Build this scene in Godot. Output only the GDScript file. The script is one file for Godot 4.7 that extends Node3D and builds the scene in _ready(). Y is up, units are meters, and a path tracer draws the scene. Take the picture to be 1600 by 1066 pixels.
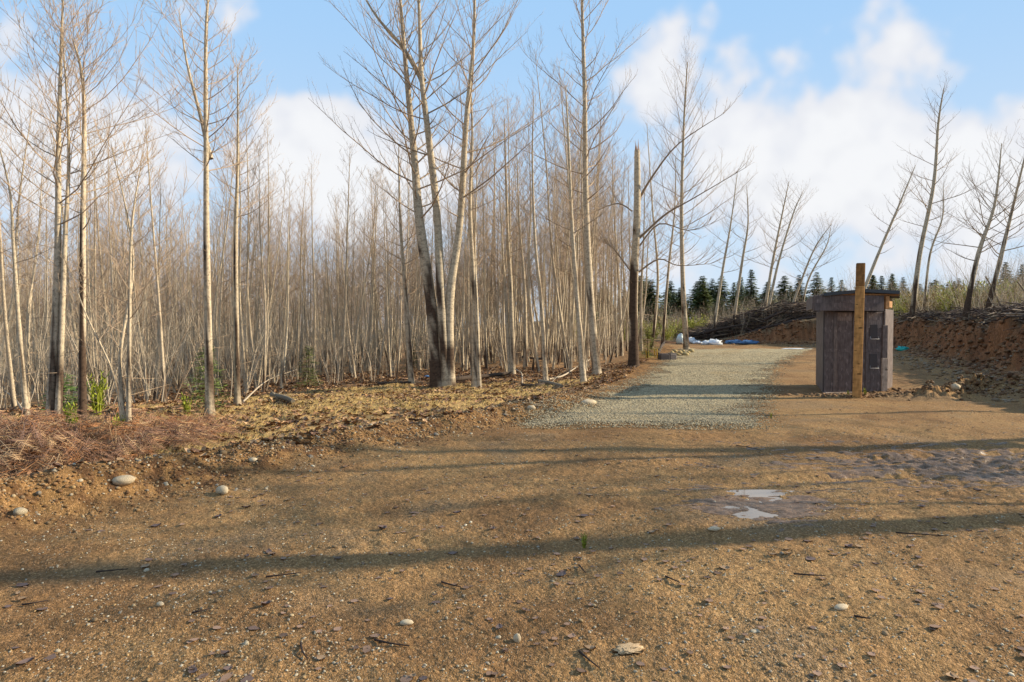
extends Node3D
# ---------------------------------------------------------------- state
const EYE := Vector3(0, 1.6, 0)
const PITCH := -1.5
const FOC := 1067.0
var rng := RandomNumberGenerator.new()
var n1 := FastNoiseLite.new()
var n2 := FastNoiseLite.new()
var n3 := FastNoiseLite.new()
var n4 := FastNoiseLite.new()
var M := {}
var used := {}

# ---------------------------------------------------------------- geometry collector
class Geo:
	var v := PackedVector3Array()
	var n := PackedVector3Array()
	var t := PackedVector2Array()
	var c := PackedColorArray()
	var ix := PackedInt32Array()
	func mesh(m: Material) -> ArrayMesh:
		var a := []
		a.resize(Mesh.ARRAY_MAX)
		a[Mesh.ARRAY_VERTEX] = v
		a[Mesh.ARRAY_NORMAL] = n
		a[Mesh.ARRAY_TEX_UV] = t
		a[Mesh.ARRAY_COLOR] = c
		a[Mesh.ARRAY_INDEX] = ix
		var am := ArrayMesh.new()
		am.add_surface_from_arrays(Mesh.PRIMITIVE_TRIANGLES, a)
		if m: am.surface_set_material(0, m)
		return am

func numbered(called: String) -> String:
	var k: int = used.get(called, 0)
	used[called] = k + 1
	return called if k == 0 else "%s_%03d" % [called, k]

func tag(o: Node, label := "", category := "", group := "", kind := ""):
	if label: o.set_meta("label", label)
	if category: o.set_meta("category", category)
	if group: o.set_meta("group", group)
	if kind: o.set_meta("kind", kind)

func put(called: String, mesh: Mesh, parent: Node = null) -> MeshInstance3D:
	var o := MeshInstance3D.new()
	o.mesh = mesh
	if parent:
		o.name = called
		parent.add_child(o, true)
	else:
		o.name = numbered(called)
		add_child(o)
	return o

func thing(called: String, at: Vector3, turn := 0.0) -> Node3D:
	var o := Node3D.new()
	o.name = numbered(called)
	add_child(o)
	o.position = at
	o.rotation.y = turn
	return o

func scatter(called: String, mesh: Mesh, xf: Array, cols: Array, label: String, category: String, parent: Node = null):
	var mm := MultiMesh.new()
	mm.transform_format = MultiMesh.TRANSFORM_3D
	mm.use_colors = cols.size() > 0
	mm.mesh = mesh
	mm.instance_count = xf.size()
	for i in xf.size():
		mm.set_instance_transform(i, xf[i])
		if cols.size() > 0: mm.set_instance_color(i, cols[i])
	var o := MultiMeshInstance3D.new()
	o.multimesh = mm
	if parent:
		o.name = called
		parent.add_child(o, true)
		o.set_meta("kind", "stuff")
	else:
		o.name = numbered(called)
		add_child(o)
		tag(o, label, category, "", "stuff")
	return o

func sh(c: Color, k: float) -> Color:
	return Color(c.r * k, c.g * k, c.b * k, 1.0)

func lin(r: float, g: float, b: float) -> Color:
	return Color(r, g, b).linear_to_srgb()

func mat(col: Color, rough := 0.9, vc := false) -> StandardMaterial3D:
	var m := StandardMaterial3D.new()
	m.albedo_color = col
	m.roughness = rough
	m.metallic_specular = 0.3
	m.vertex_color_use_as_albedo = vc
	return m

# ---------------------------------------------------------------- the lie of the land
func piece(tab: Array, q: float) -> float:
	if q <= tab[0].x: return tab[0].y
	for i in range(1, tab.size()):
		if q <= tab[i].x:
			return lerpf(tab[i - 1].y, tab[i].y, (q - tab[i - 1].x) / (tab[i].x - tab[i - 1].x))
	return tab[-1].y

# edge of the bare dirt (x for each distance), edges of the gravel, front of the woods
var EDGE := [Vector2(-20, -16), Vector2(0, -7), Vector2(2.5, -5.5), Vector2(5.1, -3.9), Vector2(6.7, -2.9), Vector2(7.9, -2.2), Vector2(9.1, -1.3), Vector2(11.4, 0.45), Vector2(13.9, 1.75), Vector2(18, 3.3), Vector2(28.5, 6.2), Vector2(46, 11), Vector2(60, 12), Vector2(300, 20)]
var GL := [Vector2(11, 0.4), Vector2(13.4, 1.75), Vector2(17, 3.1), Vector2(22.8, 4.9), Vector2(31, 7.3), Vector2(42, 10.6)]
var GR := [Vector2(11, 3.5), Vector2(12.6, 4.26), Vector2(17.1, 6.2), Vector2(24.4, 9.1), Vector2(33.5, 13.8), Vector2(42, 18.5)]
var FRONT := [Vector2(-40, 5), Vector2(-12, 9.5), Vector2(-8, 13.5), Vector2(-6.2, 18.5), Vector2(0, 22), Vector2(3, 22), Vector2(5, 28), Vector2(7, 34), Vector2(10, 47), Vector2(14, 60)]
var BANK := [Vector2(10.8, 4), Vector2(11.3, 10), Vector2(12.3, 15), Vector2(13.6, 18), Vector2(17, 26), Vector2(21.5, 36), Vector2(23.2, 43), Vector2(21, 48.5), Vector2(17, 51), Vector2(13, 53), Vector2(9, 58), Vector2(4, 75)]

func bank_at(p: Vector2) -> Vector2:
	# x: signed distance to the foot of the cut bank (positive on the bank), y: how far along the foot
	var best := 1e9
	var sgn := -1.0
	var along := 0.0
	var run := 0.0
	for i in BANK.size() - 1:
		var a: Vector2 = BANK[i]
		var b: Vector2 = BANK[i + 1]
		var e := b - a
		var l := e.length()
		var u := clampf((p - a).dot(e) / (l * l), 0, 1)
		var q := (p - a - e * u)
		var dd := q.length()
		if dd < best - 1e-5:
			best = dd
			sgn = 1.0 if e.cross(p - a) < 0 else -1.0
			along = run + u * l
		run += l
	return Vector2(best * sgn, along)

func hgt(x: float, z: float) -> float:
	var d := -z
	var r := sqrt(x * x + z * z)
	var s := (piece(EDGE, d) - x) * 0.86
	var h := 0.0
	var a := n1.get_noise_2d(x, z)
	var b := n2.get_noise_2d(x, z)
	h += a * 0.05
	if r < 40.0 and s < 0.5:
		# old wheel marks run across the clearing
		h += n2.get_noise_2d(x * 0.14 + 20.0, z * 1.1 + x * 0.12) * 0.030 * smoothstep(0.5, -0.5, s)
		if d > 3.5 and d < 14.0:
			for line in [4.9, 6.65, 7.5, 9.3]:
				var q: float = (d - line - 0.06 * x - 0.012 * x * x + 0.15 * a) / 0.12
				if absf(q) < 4.0:
					var keep := smoothstep(-0.5, 0.1, s) * -1.0 + 1.0
					var on_ := keep * smoothstep(-0.35, 0.2, n1.get_noise_2d(x * 1.3 + line * 9.0, line))
					h -= on_ * 0.022 * exp(-q * q) * (0.72 + 0.28 * sin(x * 30.0 + absf(q) * 3.0))
					h += on_ * 0.010 * exp(-(absf(q) - 1.9) * (absf(q) - 1.9) * 2.0) * (1.0 + b)
	if r < 30.0:
		var near := smoothstep(30.0, 12.0, r)
		h += b * 0.012 * near
		if r < 16.0:
			var nr := smoothstep(16.0, 7.0, r)
			h += n3.get_noise_2d(x, z) * 0.010 * nr + n4.get_noise_2d(x, z) * 0.005 * nr
	if s > -1.5:
		# spoil ridge along the edge, then ground that falls away into the woods
		var f := smoothstep(17.0, 11.0, d) * 0.8 + 0.2
		var w := s - 0.6 + 0.35 * a + 0.12 * b
		h += (0.22 + 0.12 * a + 0.08 * b) * f * exp(-w * w / 0.22)
		var l := maxf(0.0, s - 6.0)
		h -= 0.05 * l + 0.03 * maxf(0.0, l - 10.0) * smoothstep(70.0, 40.0, l) + 0.0
		h -= 0.28 * smoothstep(0.6, 3.0, s) * smoothstep(13.0, 19.0, d) * smoothstep(70.0, 45.0, d)
		h += b * 0.05 * smoothstep(0.8, 2.5, s)
		var q := Vector2(x + 5.6, d - 7.6)
		h += 0.22 * exp(-q.length_squared() / 1.6) * (1.0 + b)
	if x > 4.0:
		var bk := bank_at(Vector2(x, d))
		var t := bk.x
		var size := smoothstep(7.0, 13.0, d) * (1.0 - 0.9 * smoothstep(46.5, 55.0, bk.y))
		if t > -3.0:
			var rough := n2.get_noise_2d(x * 0.45 + 40.0, z * 0.45) * 0.55 + n3.get_noise_2d(x * 0.4, z * 0.4) * 0.16
			h += size * smoothstep(-0.3, 0.1, t) * smoothstep(1.3, 0.8, t) * (n3.get_noise_2d(x * 0.35 + 5, z * 0.35) * 0.28 + b * 0.15)
			var tt := t + rough * smoothstep(-0.5, 0.2, t) * smoothstep(4.0, 1.0, t)
			h += size * (1.55 * smoothstep(-0.25, 1.05, tt) + 0.2 * smoothstep(-2.2, 0.0, t) + 0.16 * smoothstep(0.7, 1.8, t) * (1 + b * 1.5))
			h += size * 0.10 * (b + 0.3) * smoothstep(-2.4, -1.0, t) * smoothstep(0.6, -0.2, t)
			h += 0.022 * clampf(t - 1.0, 0.0, 90.0)
		# churned mud, puddle hollows, dumped soil beside the shed
		var m := Vector2((x - 4.9) / 2.6, (d - 7.7) / 1.3)
		var ml := m.length_squared()
		if ml < 4.0:
			h += (n2.get_noise_2d(x * 1.6 + 9.0, z * 2.2) * 0.045 + n3.get_noise_2d(x, z) * 0.02) * exp(-ml) - 0.02 * exp(-ml)
		for k in [Vector3(9.6, 15.0, 0.17), Vector3(10.5, 15.6, 0.2), Vector3(9.1, 14.6, 0.1), Vector3(11.2, 16.2, 0.2)]:
			var qq := Vector2((x - k.x) / 0.75, (d - k.y) / 0.4)
			h += k.z * exp(-qq.length_squared()) * (0.8 + 1.3 * b + 1.2 * n3.get_noise_2d(x * 0.6, z * 0.6))
	if x > 0.5 and x < 4.0 and d > 4.5 and d < 8.0:
		var p1 := Vector2((x - 2.30) / 0.34, (d - 6.28) / 0.20)
		var p2 := Vector2((x - 2.02) / 0.34, (d - 5.60) / 0.17)
		h -= 0.035 * exp(-p1.length_squared()) + 0.035 * exp(-p2.length_squared())
	return h

func ray(px: float, py: float) -> Vector3:
	return (Basis(Vector3.RIGHT, deg_to_rad(PITCH)) * Vector3((px - 800.0) / FOC, -(py - 533.0) / FOC, -1.0))

func G(px: float, py: float) -> Vector3:
	# where the line of sight through a point of the photograph meets the ground
	var r := ray(px, py)
	var t := 1.5
	while t < 90.0:
		var p := EYE + r * t
		if p.y < hgt(p.x, p.z): break
		t *= 1.01
	var p2 := EYE + r * t
	return Vector3(p2.x, hgt(p2.x, p2.z), p2.z)

func P(px: float, py: float, d: float) -> Vector3:
	var r := ray(px, py)
	return EYE + r * (d / -r.z)

# ---------------------------------------------------------------- shapes
func tube(g: Geo, pts: Array, rad: Array, sides: int, col: Color, vlen := 1.0, cap := false, spots: FastNoiseLite = null, dark := Color.BLACK, dark_h := 0.0):
	var k := pts.size()
	var base := g.v.size()
	var dir: Vector3 = (pts[1] - pts[0]).normalized()
	var side := dir.cross(Vector3(0.31, 0.2, 0.93)).normalized()
	if side.length() < 0.1: side = dir.cross(Vector3.RIGHT).normalized()
	var run := 0.0
	for i in k:
		if i > 0: run += (pts[i] - pts[i - 1]).length()
		var d2: Vector3 = (pts[mini(i + 1, k - 1)] - pts[maxi(i - 1, 0)]).normalized()
		side = (side - d2 * side.dot(d2)).normalized()
		var up := d2.cross(side)
		for j in sides + 1:
			var a := TAU * j / sides
			var nn := side * cos(a) + up * sin(a)
			g.v.append(pts[i] + nn * rad[i])
			g.n.append(nn)
			g.t.append(Vector2(float(j) / sides, run * vlen))
			var c := col
			if spots:
				var q := spots.get_noise_3d(pts[i].x + nn.x * 0.25, run * 0.45, pts[i].z + nn.z * 0.25)
				c = col.lerp(dark, smoothstep(-0.08, 0.12, q * 1.6 + (dark_h - 0.8 - run) * 0.22))
			g.c.append(c)
	var w := sides + 1
	for i in k - 1:
		for j in sides:
			var p := base + i * w + j
			g.ix.append_array(PackedInt32Array([p, p + w, p + 1, p + 1, p + w, p + w + 1]))
	if cap:
		for e in [0, k - 1]:
			var c0 := g.v.size()
			var dd: Vector3 = (pts[1] - pts[0]).normalized() * -1.0 if e == 0 else (pts[k - 1] - pts[k - 2]).normalized()
			g.v.append(pts[e]); g.n.append(dd); g.t.append(Vector2(0.5, 0)); g.c.append(col)
			for j in sides + 1:
				g.v.append(g.v[base + e * w + j]); g.n.append(dd); g.t.append(Vector2(float(j) / sides, 0.1)); g.c.append(col)
			for j in sides:
				if e == 0: g.ix.append_array(PackedInt32Array([c0, c0 + 1 + j, c0 + 2 + j]))
				else: g.ix.append_array(PackedInt32Array([c0, c0 + 2 + j, c0 + 1 + j]))

func spike(g: Geo, a: Vector3, b: Vector3, r: float, col: Color):
	# a twig: three sides running out to a point
	var d := (b - a).normalized()
	var s := d.cross(Vector3(0.3, 0.25, 0.92)).normalized()
	var u := d.cross(s)
	var k := g.v.size()
	for j in 3:
		var an := TAU * j / 3.0
		var nn := s * cos(an) + u * sin(an)
		g.v.append(a + nn * r); g.n.append(nn); g.t.append(Vector2(j / 3.0, 0)); g.c.append(col)
	g.v.append(b); g.n.append(d); g.t.append(Vector2(0.5, 1)); g.c.append(col)
	g.ix.append_array(PackedInt32Array([k, k + 3, k + 1, k + 1, k + 3, k + 2, k + 2, k + 3, k]))

func box(g: Geo, xf: Transform3D, size: Vector3, col: Color, bevel := 0.004):
	# a board with chamfered edges
	var h := size * 0.5
	var bv := minf(bevel, minf(h.x, minf(h.y, h.z)) * 0.5)
	var ax := [Vector3.RIGHT, Vector3.UP, Vector3.BACK]
	var corner := {}
	var quads := []
	for a in 3:
		for s in [-1.0, 1.0]:
			var u: Vector3 = ax[(a + 1) % 3]
			var w: Vector3 = ax[(a + 2) % 3]
			var q := []
			for e in [[-1, -1], [1, -1], [1, 1], [-1, 1]]:
				var p: Vector3 = ax[a] * s * h[a] + u * e[0] * (h[(a + 1) % 3] - bv) + w * e[1] * (h[(a + 2) % 3] - bv)
				q.append(p)
			quads.append([q, ax[a] * s])
			for i in 4:
				corner[[a, s, [[-1, -1], [1, -1], [1, 1], [-1, 1]][i]]] = q[i]
	for a in 3:
		var b := (a + 1) % 3
		var c := (a + 2) % 3
		for sa in [-1.0, 1.0]:
			for sb in [-1.0, 1.0]:
				var p := []
				for sc in [-1.0, 1.0]:
					var base: Vector3 = ax[c] * sc * (h[c] - bv)
					p.append(base + ax[a] * sa * h[a] + ax[b] * sb * (h[b] - bv))
					p.append(base + ax[a] * sa * (h[a] - bv) + ax[b] * sb * h[b])
				quads.append([[p[0], p[1], p[3], p[2]], (ax[a] * sa + ax[b] * sb).normalized()])
	for qd in quads:
		var q: Array = qd[0]
		var nn: Vector3 = qd[1]
		var k := g.v.size()
		for i in 4:
			var lp: Vector3 = q[i]
			g.v.append(xf * lp)
			g.n.append((xf.basis * nn).normalized())
			g.t.append(Vector2(lp.x + lp.z * 0.9, lp.y))
			g.c.append(col)
		if (q[1] - q[0]).cross(q[2] - q[0]).dot(nn) < 0:
			g.ix.append_array(PackedInt32Array([k, k + 1, k + 2, k, k + 2, k + 3]))
		else:
			g.ix.append_array(PackedInt32Array([k, k + 2, k + 1, k, k + 3, k + 2]))

func blob(seed_: int, sub: int, rough: float, squash := Vector3.ONE, col := Color.WHITE, freq := 0.9) -> Geo:
	# an uneven stone
	var g := Geo.new()
	var ns := FastNoiseLite.new()
	ns.seed = seed_
	ns.frequency = freq
	var rings := 4 + sub * 3
	var seg := 7 + sub * 5
	for i in rings + 1:
		var th := PI * i / rings
		for j in seg + 1:
			var ph := TAU * (j % seg) / seg
			var dv := Vector3(sin(th) * cos(ph), cos(th), sin(th) * sin(ph))
			var k := 1.0 + rough * ns.get_noise_3dv(dv * 1.3) + rough * 0.4 * ns.get_noise_3dv(dv * 4.0 + Vector3.ONE * 7)
			g.v.append(dv * k * squash)
			g.n.append((dv / squash).normalized())
			g.t.append(Vector2(float(j) / seg, float(i) / rings))
			g.c.append(col)
	for i in rings:
		for j in seg:
			var p := i * (seg + 1) + j
			g.ix.append_array(PackedInt32Array([p, p + seg + 1, p + 1, p + 1, p + seg + 1, p + seg + 2]))
	return g

func curve(pts: Array, steps: int) -> Array:
	var out := []
	var k := pts.size()
	for i in steps + 1:
		var u := float(i) / steps * (k - 1)
		var j := mini(int(u), k - 2)
		var f := u - j
		var a: Vector3 = pts[maxi(j - 1, 0)]
		var d: Vector3 = pts[mini(j + 2, k - 1)]
		out.append((pts[j] as Vector3).cubic_interpolate(pts[j + 1], a, d, f))
	return out

# ---------------------------------------------------------------- bare trees
const PALE := Color(0.62, 0.535, 0.40)
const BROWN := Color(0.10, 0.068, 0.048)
const TWIG := Color(0.375, 0.28, 0.19)
var spots := FastNoiseLite.new()

func limb(g: Geo, start: Vector3, dir: Vector3, length: float, r: float, lift: float, dens: float, level: int, col: Color):
	# one branch with side shoots and twigs
	var seg := 6 if level == 0 else 3
	var pts := [start]
	var rad := [r]
	var d := dir
	for i in seg:
		d = (d + Vector3.UP * lift / seg + Vector3(rng.randf_range(-1, 1), rng.randf_range(-0.6, 0.6), rng.randf_range(-1, 1)) * (0.16 if level == 0 else 0.2)).normalized()
		pts.append(pts[-1] + d * length / seg)
		rad.append(maxf(r * (1.0 - 0.85 * (i + 1.0) / seg), 0.0022))
	tube(g, pts, rad, 4 if level == 0 and r > 0.012 else 3, col, 1.0)
	if level == 0:
		var m := int(clampf(length * 4.6 * dens, 3, 16))
		for k in m:
			var u := lerpf(0.14, 0.97, (k + rng.randf()) / m)
			var fi := u * seg
			var i0 := mini(int(fi), seg - 1)
			var p: Vector3 = (pts[i0] as Vector3).lerp(pts[i0 + 1], fi - i0)
			var ax: Vector3 = (pts[i0 + 1] - pts[i0]).normalized()
			var sd := ax.cross(Vector3.UP).normalized() * (1.0 if k % 2 == 0 else -1.0)
			var dd := (ax * 0.75 + sd * rng.randf_range(0.3, 1.0) + Vector3.UP * rng.randf_range(-0.25, 0.75)).normalized()
			limb(g, p, dd, length * rng.randf_range(0.16, 0.42) * (1.15 - 0.65 * u), maxf(r * (1.0 - 0.8 * u) * 0.5, 0.003), lift * 0.8, dens, 1, col)
	else:
		var m := int(clampf(length * 13.0 * dens, 2, 12))
		for k in m:
			var u := (k + 0.6) / m
			var fi := u * seg
			var i0 := mini(int(fi), seg - 1)
			var p: Vector3 = (pts[i0] as Vector3).lerp(pts[i0 + 1], fi - i0)
			var ax: Vector3 = (pts[i0 + 1] - pts[i0]).normalized()
			var dd := (ax + Vector3(rng.randf_range(-1, 1), rng.randf_range(-0.5, 0.9), rng.randf_range(-1, 1)) * 0.8).normalized()
			spike(g, p, p + dd * rng.randf_range(0.08, 0.30), 0.003, col)

func trunk_and_crown(gt: Geo, gc: Geo, path: Array, r0: float, bstart: float, blen: float, nb: int, dens := 1.0, dark_h := 0.6, sides := 9, tip := 0.06, steep := 1.0):
	var steps := int(clampf((path[-1] - path[0]).length() * 4.0, 12, 60))
	var pts := curve(path, steps)
	var rad := []
	for i in steps + 1:
		var t := float(i) / steps
		var flare := 0.45 * exp(-t * steps * 0.25 / 0.22 * 0.5)
		rad.append(maxf(r0 * (pow(1.0 - t, 0.85) * (1.0 - tip) + tip) * (1.0 + flare) * (1.0 + rng.randf_range(-0.03, 0.03)), 0.006))
	tube(gt, pts, rad, sides, sh(PALE, rng.randf_range(0.88, 1.08)), 0.6, false, spots, BROWN, dark_h)
	var az := rng.randf() * TAU
	for k in nb:
		var t := lerpf(bstart, 0.99, pow((k + rng.randf()) / nb, 0.9))
		var fi := t * steps
		var i0 := mini(int(fi), steps - 1)
		var p: Vector3 = (pts[i0] as Vector3).lerp(pts[i0 + 1], fi - i0)
		az += 2.4 + rng.randf_range(-0.5, 0.5)
		var q := (t - bstart) / (1.0 - bstart)
		var ang := deg_to_rad(lerpf(74.0, 30.0, q) * steep + rng.randf_range(-9, 9))
		var d := Vector3(cos(az) * sin(ang), cos(ang), sin(az) * sin(ang))
		var l := blen * 1.25 * (0.22 + 0.78 * pow(1.0 - q, 0.75)) * rng.randf_range(0.35, 1.25)
		if q < 0.12: l *= rng.randf_range(0.4, 0.9)
		limb(gc, p, d, l, clampf(rad[i0] * 0.27, 0.004, 0.026), rng.randf_range(0.25, 1.0), dens, 0, sh(TWIG, rng.randf_range(0.72, 1.12)))
	# dead snags low on the stem
	for k in int(nb * 0.25):
		var t := rng.randf_range(0.1, bstart)
		var i0 := int(t * steps)
		var a2 := rng.randf() * TAU
		var p: Vector3 = pts[i0]
		spike(gc, p, p + Vector3(cos(a2), rng.randf_range(-0.25, 0.3), sin(a2)) * rng.randf_range(0.2, 0.7), 0.005, sh(TWIG, rng.randf_range(0.6, 1.2)))

func local_path(pix: Array, d: float, base: Vector3, sway := 0.10) -> Array:
	var out := []
	for i in pix.size():
		var w := P(pix[i].x, pix[i].y, d)
		w.z += rng.randf_range(-sway, sway) * i
		out.append(w - base)
	out[0] = out[0] if (out[0] as Vector3).length() > 0.5 else Vector3(out[0].x, -0.06, out[0].z)
	return out

func hero(stems: Array, label: String, called := "bare_tree", d := 0.0, opt := {}):
	# stems: [points in the photograph, half width in its pixels, start of the crown, branch length, branches, dark bark height]
	var p0: Vector2 = stems[0][0][0]
	var base: Vector3
	if d == 0.0:
		base = G(p0.x, p0.y)
		d = -base.z
	else:
		base = P(p0.x, p0.y, d)
		base.y = hgt(base.x, base.z)
	var o := thing(called, base)
	tag(o, label, "tree", opt.get("group", ""))
	for s in stems:
		var gt := Geo.new()
		var gc := Geo.new()
		var path := local_path(s[0], d, base)
		if s == stems[0]:
			path[0] = Vector3(0, -0.08, 0)
		trunk_and_crown(gt, gc, path, s[1] * opt.get("thick", 0.98) * d / FOC, s[2], s[3], s[4], opt.get("dens", 1.0), s[5], 10, opt.get("tip", 0.1), opt.get("steep", 1.0))
		put("trunk", gt.mesh(M.bark), o)
		put("crown", gc.mesh(M.twig), o)
	return o

# ---------------------------------------------------------------- computed textures
func grain_image(size: int, seed_: int) -> Array:
	# [colour, height] of gritty soil: small grains of several sizes
	var c1 := FastNoiseLite.new()
	c1.seed = seed_
	c1.noise_type = FastNoiseLite.TYPE_CELLULAR
	c1.cellular_return_type = FastNoiseLite.RETURN_CELL_VALUE
	c1.frequency = 0.11
	var c2 := FastNoiseLite.new()
	c2.seed = seed_ + 1
	c2.noise_type = FastNoiseLite.TYPE_CELLULAR
	c2.cellular_return_type = FastNoiseLite.RETURN_DISTANCE
	c2.frequency = 0.11
	c2.seed = seed_
	var c3 := FastNoiseLite.new()
	c3.seed = seed_ + 2
	c3.frequency = 0.03
	c3.fractal_octaves = 5
	var a := c1.get_seamless_image(size, size)
	var b := c2.get_seamless_image(size, size)
	var e := c3.get_seamless_image(size, size)
	a.convert(Image.FORMAT_L8); b.convert(Image.FORMAT_L8); e.convert(Image.FORMAT_L8)
	var da := a.get_data()
	var db := b.get_data()
	var de := e.get_data()
	var col := PackedByteArray()
	var hh := PackedByteArray()
	col.resize(size * size * 3)
	hh.resize(size * size)
	for i in size * size:
		var cell := da[i] / 255.0
		var dist := db[i] / 255.0
		var f := de[i] / 255.0
		var stone := smoothstep(0.62, 0.75, cell)
		var k := 0.60 + 0.28 * f + 0.16 * (cell - 0.5) + 0.22 * stone * (0.4 + f)
		col[i * 3] = int(clampf(k, 0, 1) * 255)
		col[i * 3 + 1] = int(clampf(k * (0.985 + 0.02 * stone), 0, 1) * 255)
		col[i * 3 + 2] = int(clampf(k * (0.95 + 0.09 * stone), 0, 1) * 255)
		hh[i] = int(clampf(0.25 + 0.45 * f + (0.5 + 0.5 * cell) * (0.45 - dist) * 0.9, 0, 1) * 255)
	return [Image.create_from_data(size, size, false, Image.FORMAT_RGB8, col), Image.create_from_data(size, size, false, Image.FORMAT_L8, hh)]

func bark_image() -> Image:
	# pale smooth bark: grey and cream blotches, dark cross marks
	var w := 256
	var h := 512
	var e := FastNoiseLite.new()
	e.seed = 5
	e.frequency = 0.022
	e.fractal_octaves = 4
	var f := FastNoiseLite.new()
	f.seed = 8
	f.frequency = 0.05
	var im := Image.create(w, h, false, Image.FORMAT_RGB8)
	for y in h:
		for x in w:
			var a := TAU * x / w
			var cx := cos(a) * 40.7
			var cy := sin(a) * 40.7
			var yy := absf(fposmod(y, h) - h * 0.5)
			var blot := e.get_noise_3d(cx, cy, yy * 1.2)
			var mark := f.get_noise_3d(cx * 0.35, cy * 0.35, yy * 3.2)
			var k := 0.90 + 0.16 * blot
			k -= 0.42 * smoothstep(0.36, 0.55, mark)
			k -= 0.20 * smoothstep(0.16, 0.3, blot)
			im.set_pixel(x, y, Color(clampf(k, 0, 1), clampf(k * 0.985, 0, 1), clampf(k * 0.96, 0, 1)))
	return im

func wood_image(seed_: int, knots: bool) -> Image:
	var w := 128
	var h := 512
	var e := FastNoiseLite.new()
	e.seed = seed_
	e.frequency = 0.02
	e.fractal_octaves = 4
	var im := Image.create(w, h, false, Image.FORMAT_RGB8)
	var kn := []
	var r := RandomNumberGenerator.new()
	r.seed = seed_
	if knots:
		for i in 22: kn.append(Vector3(r.randf() * w, r.randf() * h, r.randf_range(2.0, 5.0)))
	for y in h:
		for x in w:
			var g := e.get_noise_2d(x * 5.0, y * 0.35)
			var p := e.get_noise_2d(x * 0.8 + 300, y * 0.8)
			var k := 0.84 + 0.16 * g + 0.14 * p
			for q in kn:
				var dd := Vector2(x - q.x, (y - q.y) * 0.8).length()
				if dd < q.z * 1.6: k *= lerpf(0.35, 1.0, smoothstep(q.z * 0.6, q.z * 1.6, dd))
			im.set_pixel(x, y, Color(clampf(k, 0, 1), clampf(k * 0.98, 0, 1), clampf(k * 0.95, 0, 1)))
	return im

func worn_image(seed_: int) -> Image:
	# dark stain on plywood, scuffed and bleached in patches
	var s := 512
	var e := FastNoiseLite.new()
	e.seed = seed_
	e.frequency = 0.012
	e.fractal_octaves = 5
	var im := Image.create(s, s, false, Image.FORMAT_RGB8)
	for y in s:
		for x in s:
			var g := e.get_noise_2d(x * 3.0, y * 0.5)
			var p := e.get_noise_2d(x * 1.2 + 500, y * 1.0)
			var sc := smoothstep(0.30, 0.5, e.get_noise_2d(x * 2.0, y * 0.9 + 900))
			var k := 0.62 + 0.10 * g + 0.12 * p + 0.16 * sc
			im.set_pixel(x, y, Color(k, k * 0.985, k * 0.98))
	return im

func tex(im: Image) -> ImageTexture:
	im.generate_mipmaps()
	return ImageTexture.create_from_image(im)

func make_materials():
	var gi := grain_image(1024, 3)
	var gt := tex(gi[0])
	var gh := tex(gi[1])
	M.ground = mat(Color.WHITE, 0.95, true)
	M.ground.albedo_texture = gt
	M.ground.heightmap_enabled = true
	M.ground.heightmap_texture = gh
	M.ground.heightmap_scale = 1.0
	M.ground.metallic_specular = 0.2
	M.gravel = M.ground.duplicate()
	M.mud = M.ground.duplicate()
	M.mud.roughness = 0.42
	M.mud.metallic_specular = 0.35
	M.mud.heightmap_scale = 0.4
	M.stone = mat(Color.WHITE, 0.85, true)
	M.stone.albedo_texture = gt
	M.bark = mat(Color.WHITE, 0.9, true)
	M.bark.albedo_texture = tex(bark_image())
	M.twig = mat(Color.WHITE, 0.85, true)
	M.plain = mat(Color.WHITE, 0.9, true)
	M.leaf = mat(Color.WHITE, 0.7, true)
	M.leaf.cull_mode = BaseMaterial3D.CULL_DISABLED
	M.wetleaf = mat(Color.WHITE, 0.62, true)
	M.wetleaf.cull_mode = BaseMaterial3D.CULL_DISABLED
	M.green = mat(Color.WHITE, 0.75, true)
	M.green.cull_mode = BaseMaterial3D.CULL_DISABLED
	M.green.backlight_enabled = true
	M.green.backlight = Color(0.25, 0.3, 0.12)
	M.stain = mat(lin(0.35, 0.29, 0.27), 0.6)
	M.stain.albedo_texture = tex(worn_image(4))
	M.stain.uv1_scale = Vector3(0.7, 0.7, 1)
	M.stain_worn = mat(lin(0.62, 0.51, 0.45), 0.8)
	M.stain_worn.albedo_texture = tex(worn_image(9))
	M.bleached = mat(lin(0.52, 0.43, 0.36), 0.85)
	M.bleached.albedo_texture = tex(wood_image(12, true))
	M.rawwood = mat(lin(0.52, 0.29, 0.13), 0.8)
	M.rawwood.albedo_texture = tex(wood_image(15, false))
	M.postwood = mat(lin(0.60, 0.325, 0.115), 0.72)
	M.postwood.albedo_texture = tex(wood_image(21, true))
	M.posttop = mat(lin(0.33, 0.17, 0.06), 0.78)
	M.posttop.albedo_texture = M.postwood.albedo_texture
	M.roof = mat(lin(0.05, 0.06, 0.07), 0.6)
	M.dark = mat(lin(0.07, 0.06, 0.058), 0.6)
	M.metal = mat(lin(0.4, 0.39, 0.38), 0.5)
	M.metal.metallic = 0.9
	M.plastic = mat(lin(0.74, 0.78, 0.80), 0.35)
	M.bag = mat(lin(0.55, 0.62, 0.60), 0.3)
	M.blue = mat(lin(0.08, 0.17, 0.32), 0.45)
	M.teal = mat(lin(0.05, 0.50, 0.46), 0.5)
	M.yellow = mat(lin(0.70, 0.42, 0.06), 0.6)
	M.concrete = mat(lin(0.34, 0.30, 0.28), 0.9)
	M.concrete.albedo_texture = gt
	M.water = mat(lin(0.16, 0.13, 0.10), 0.05)
	M.water.metallic_specular = 0.6

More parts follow.
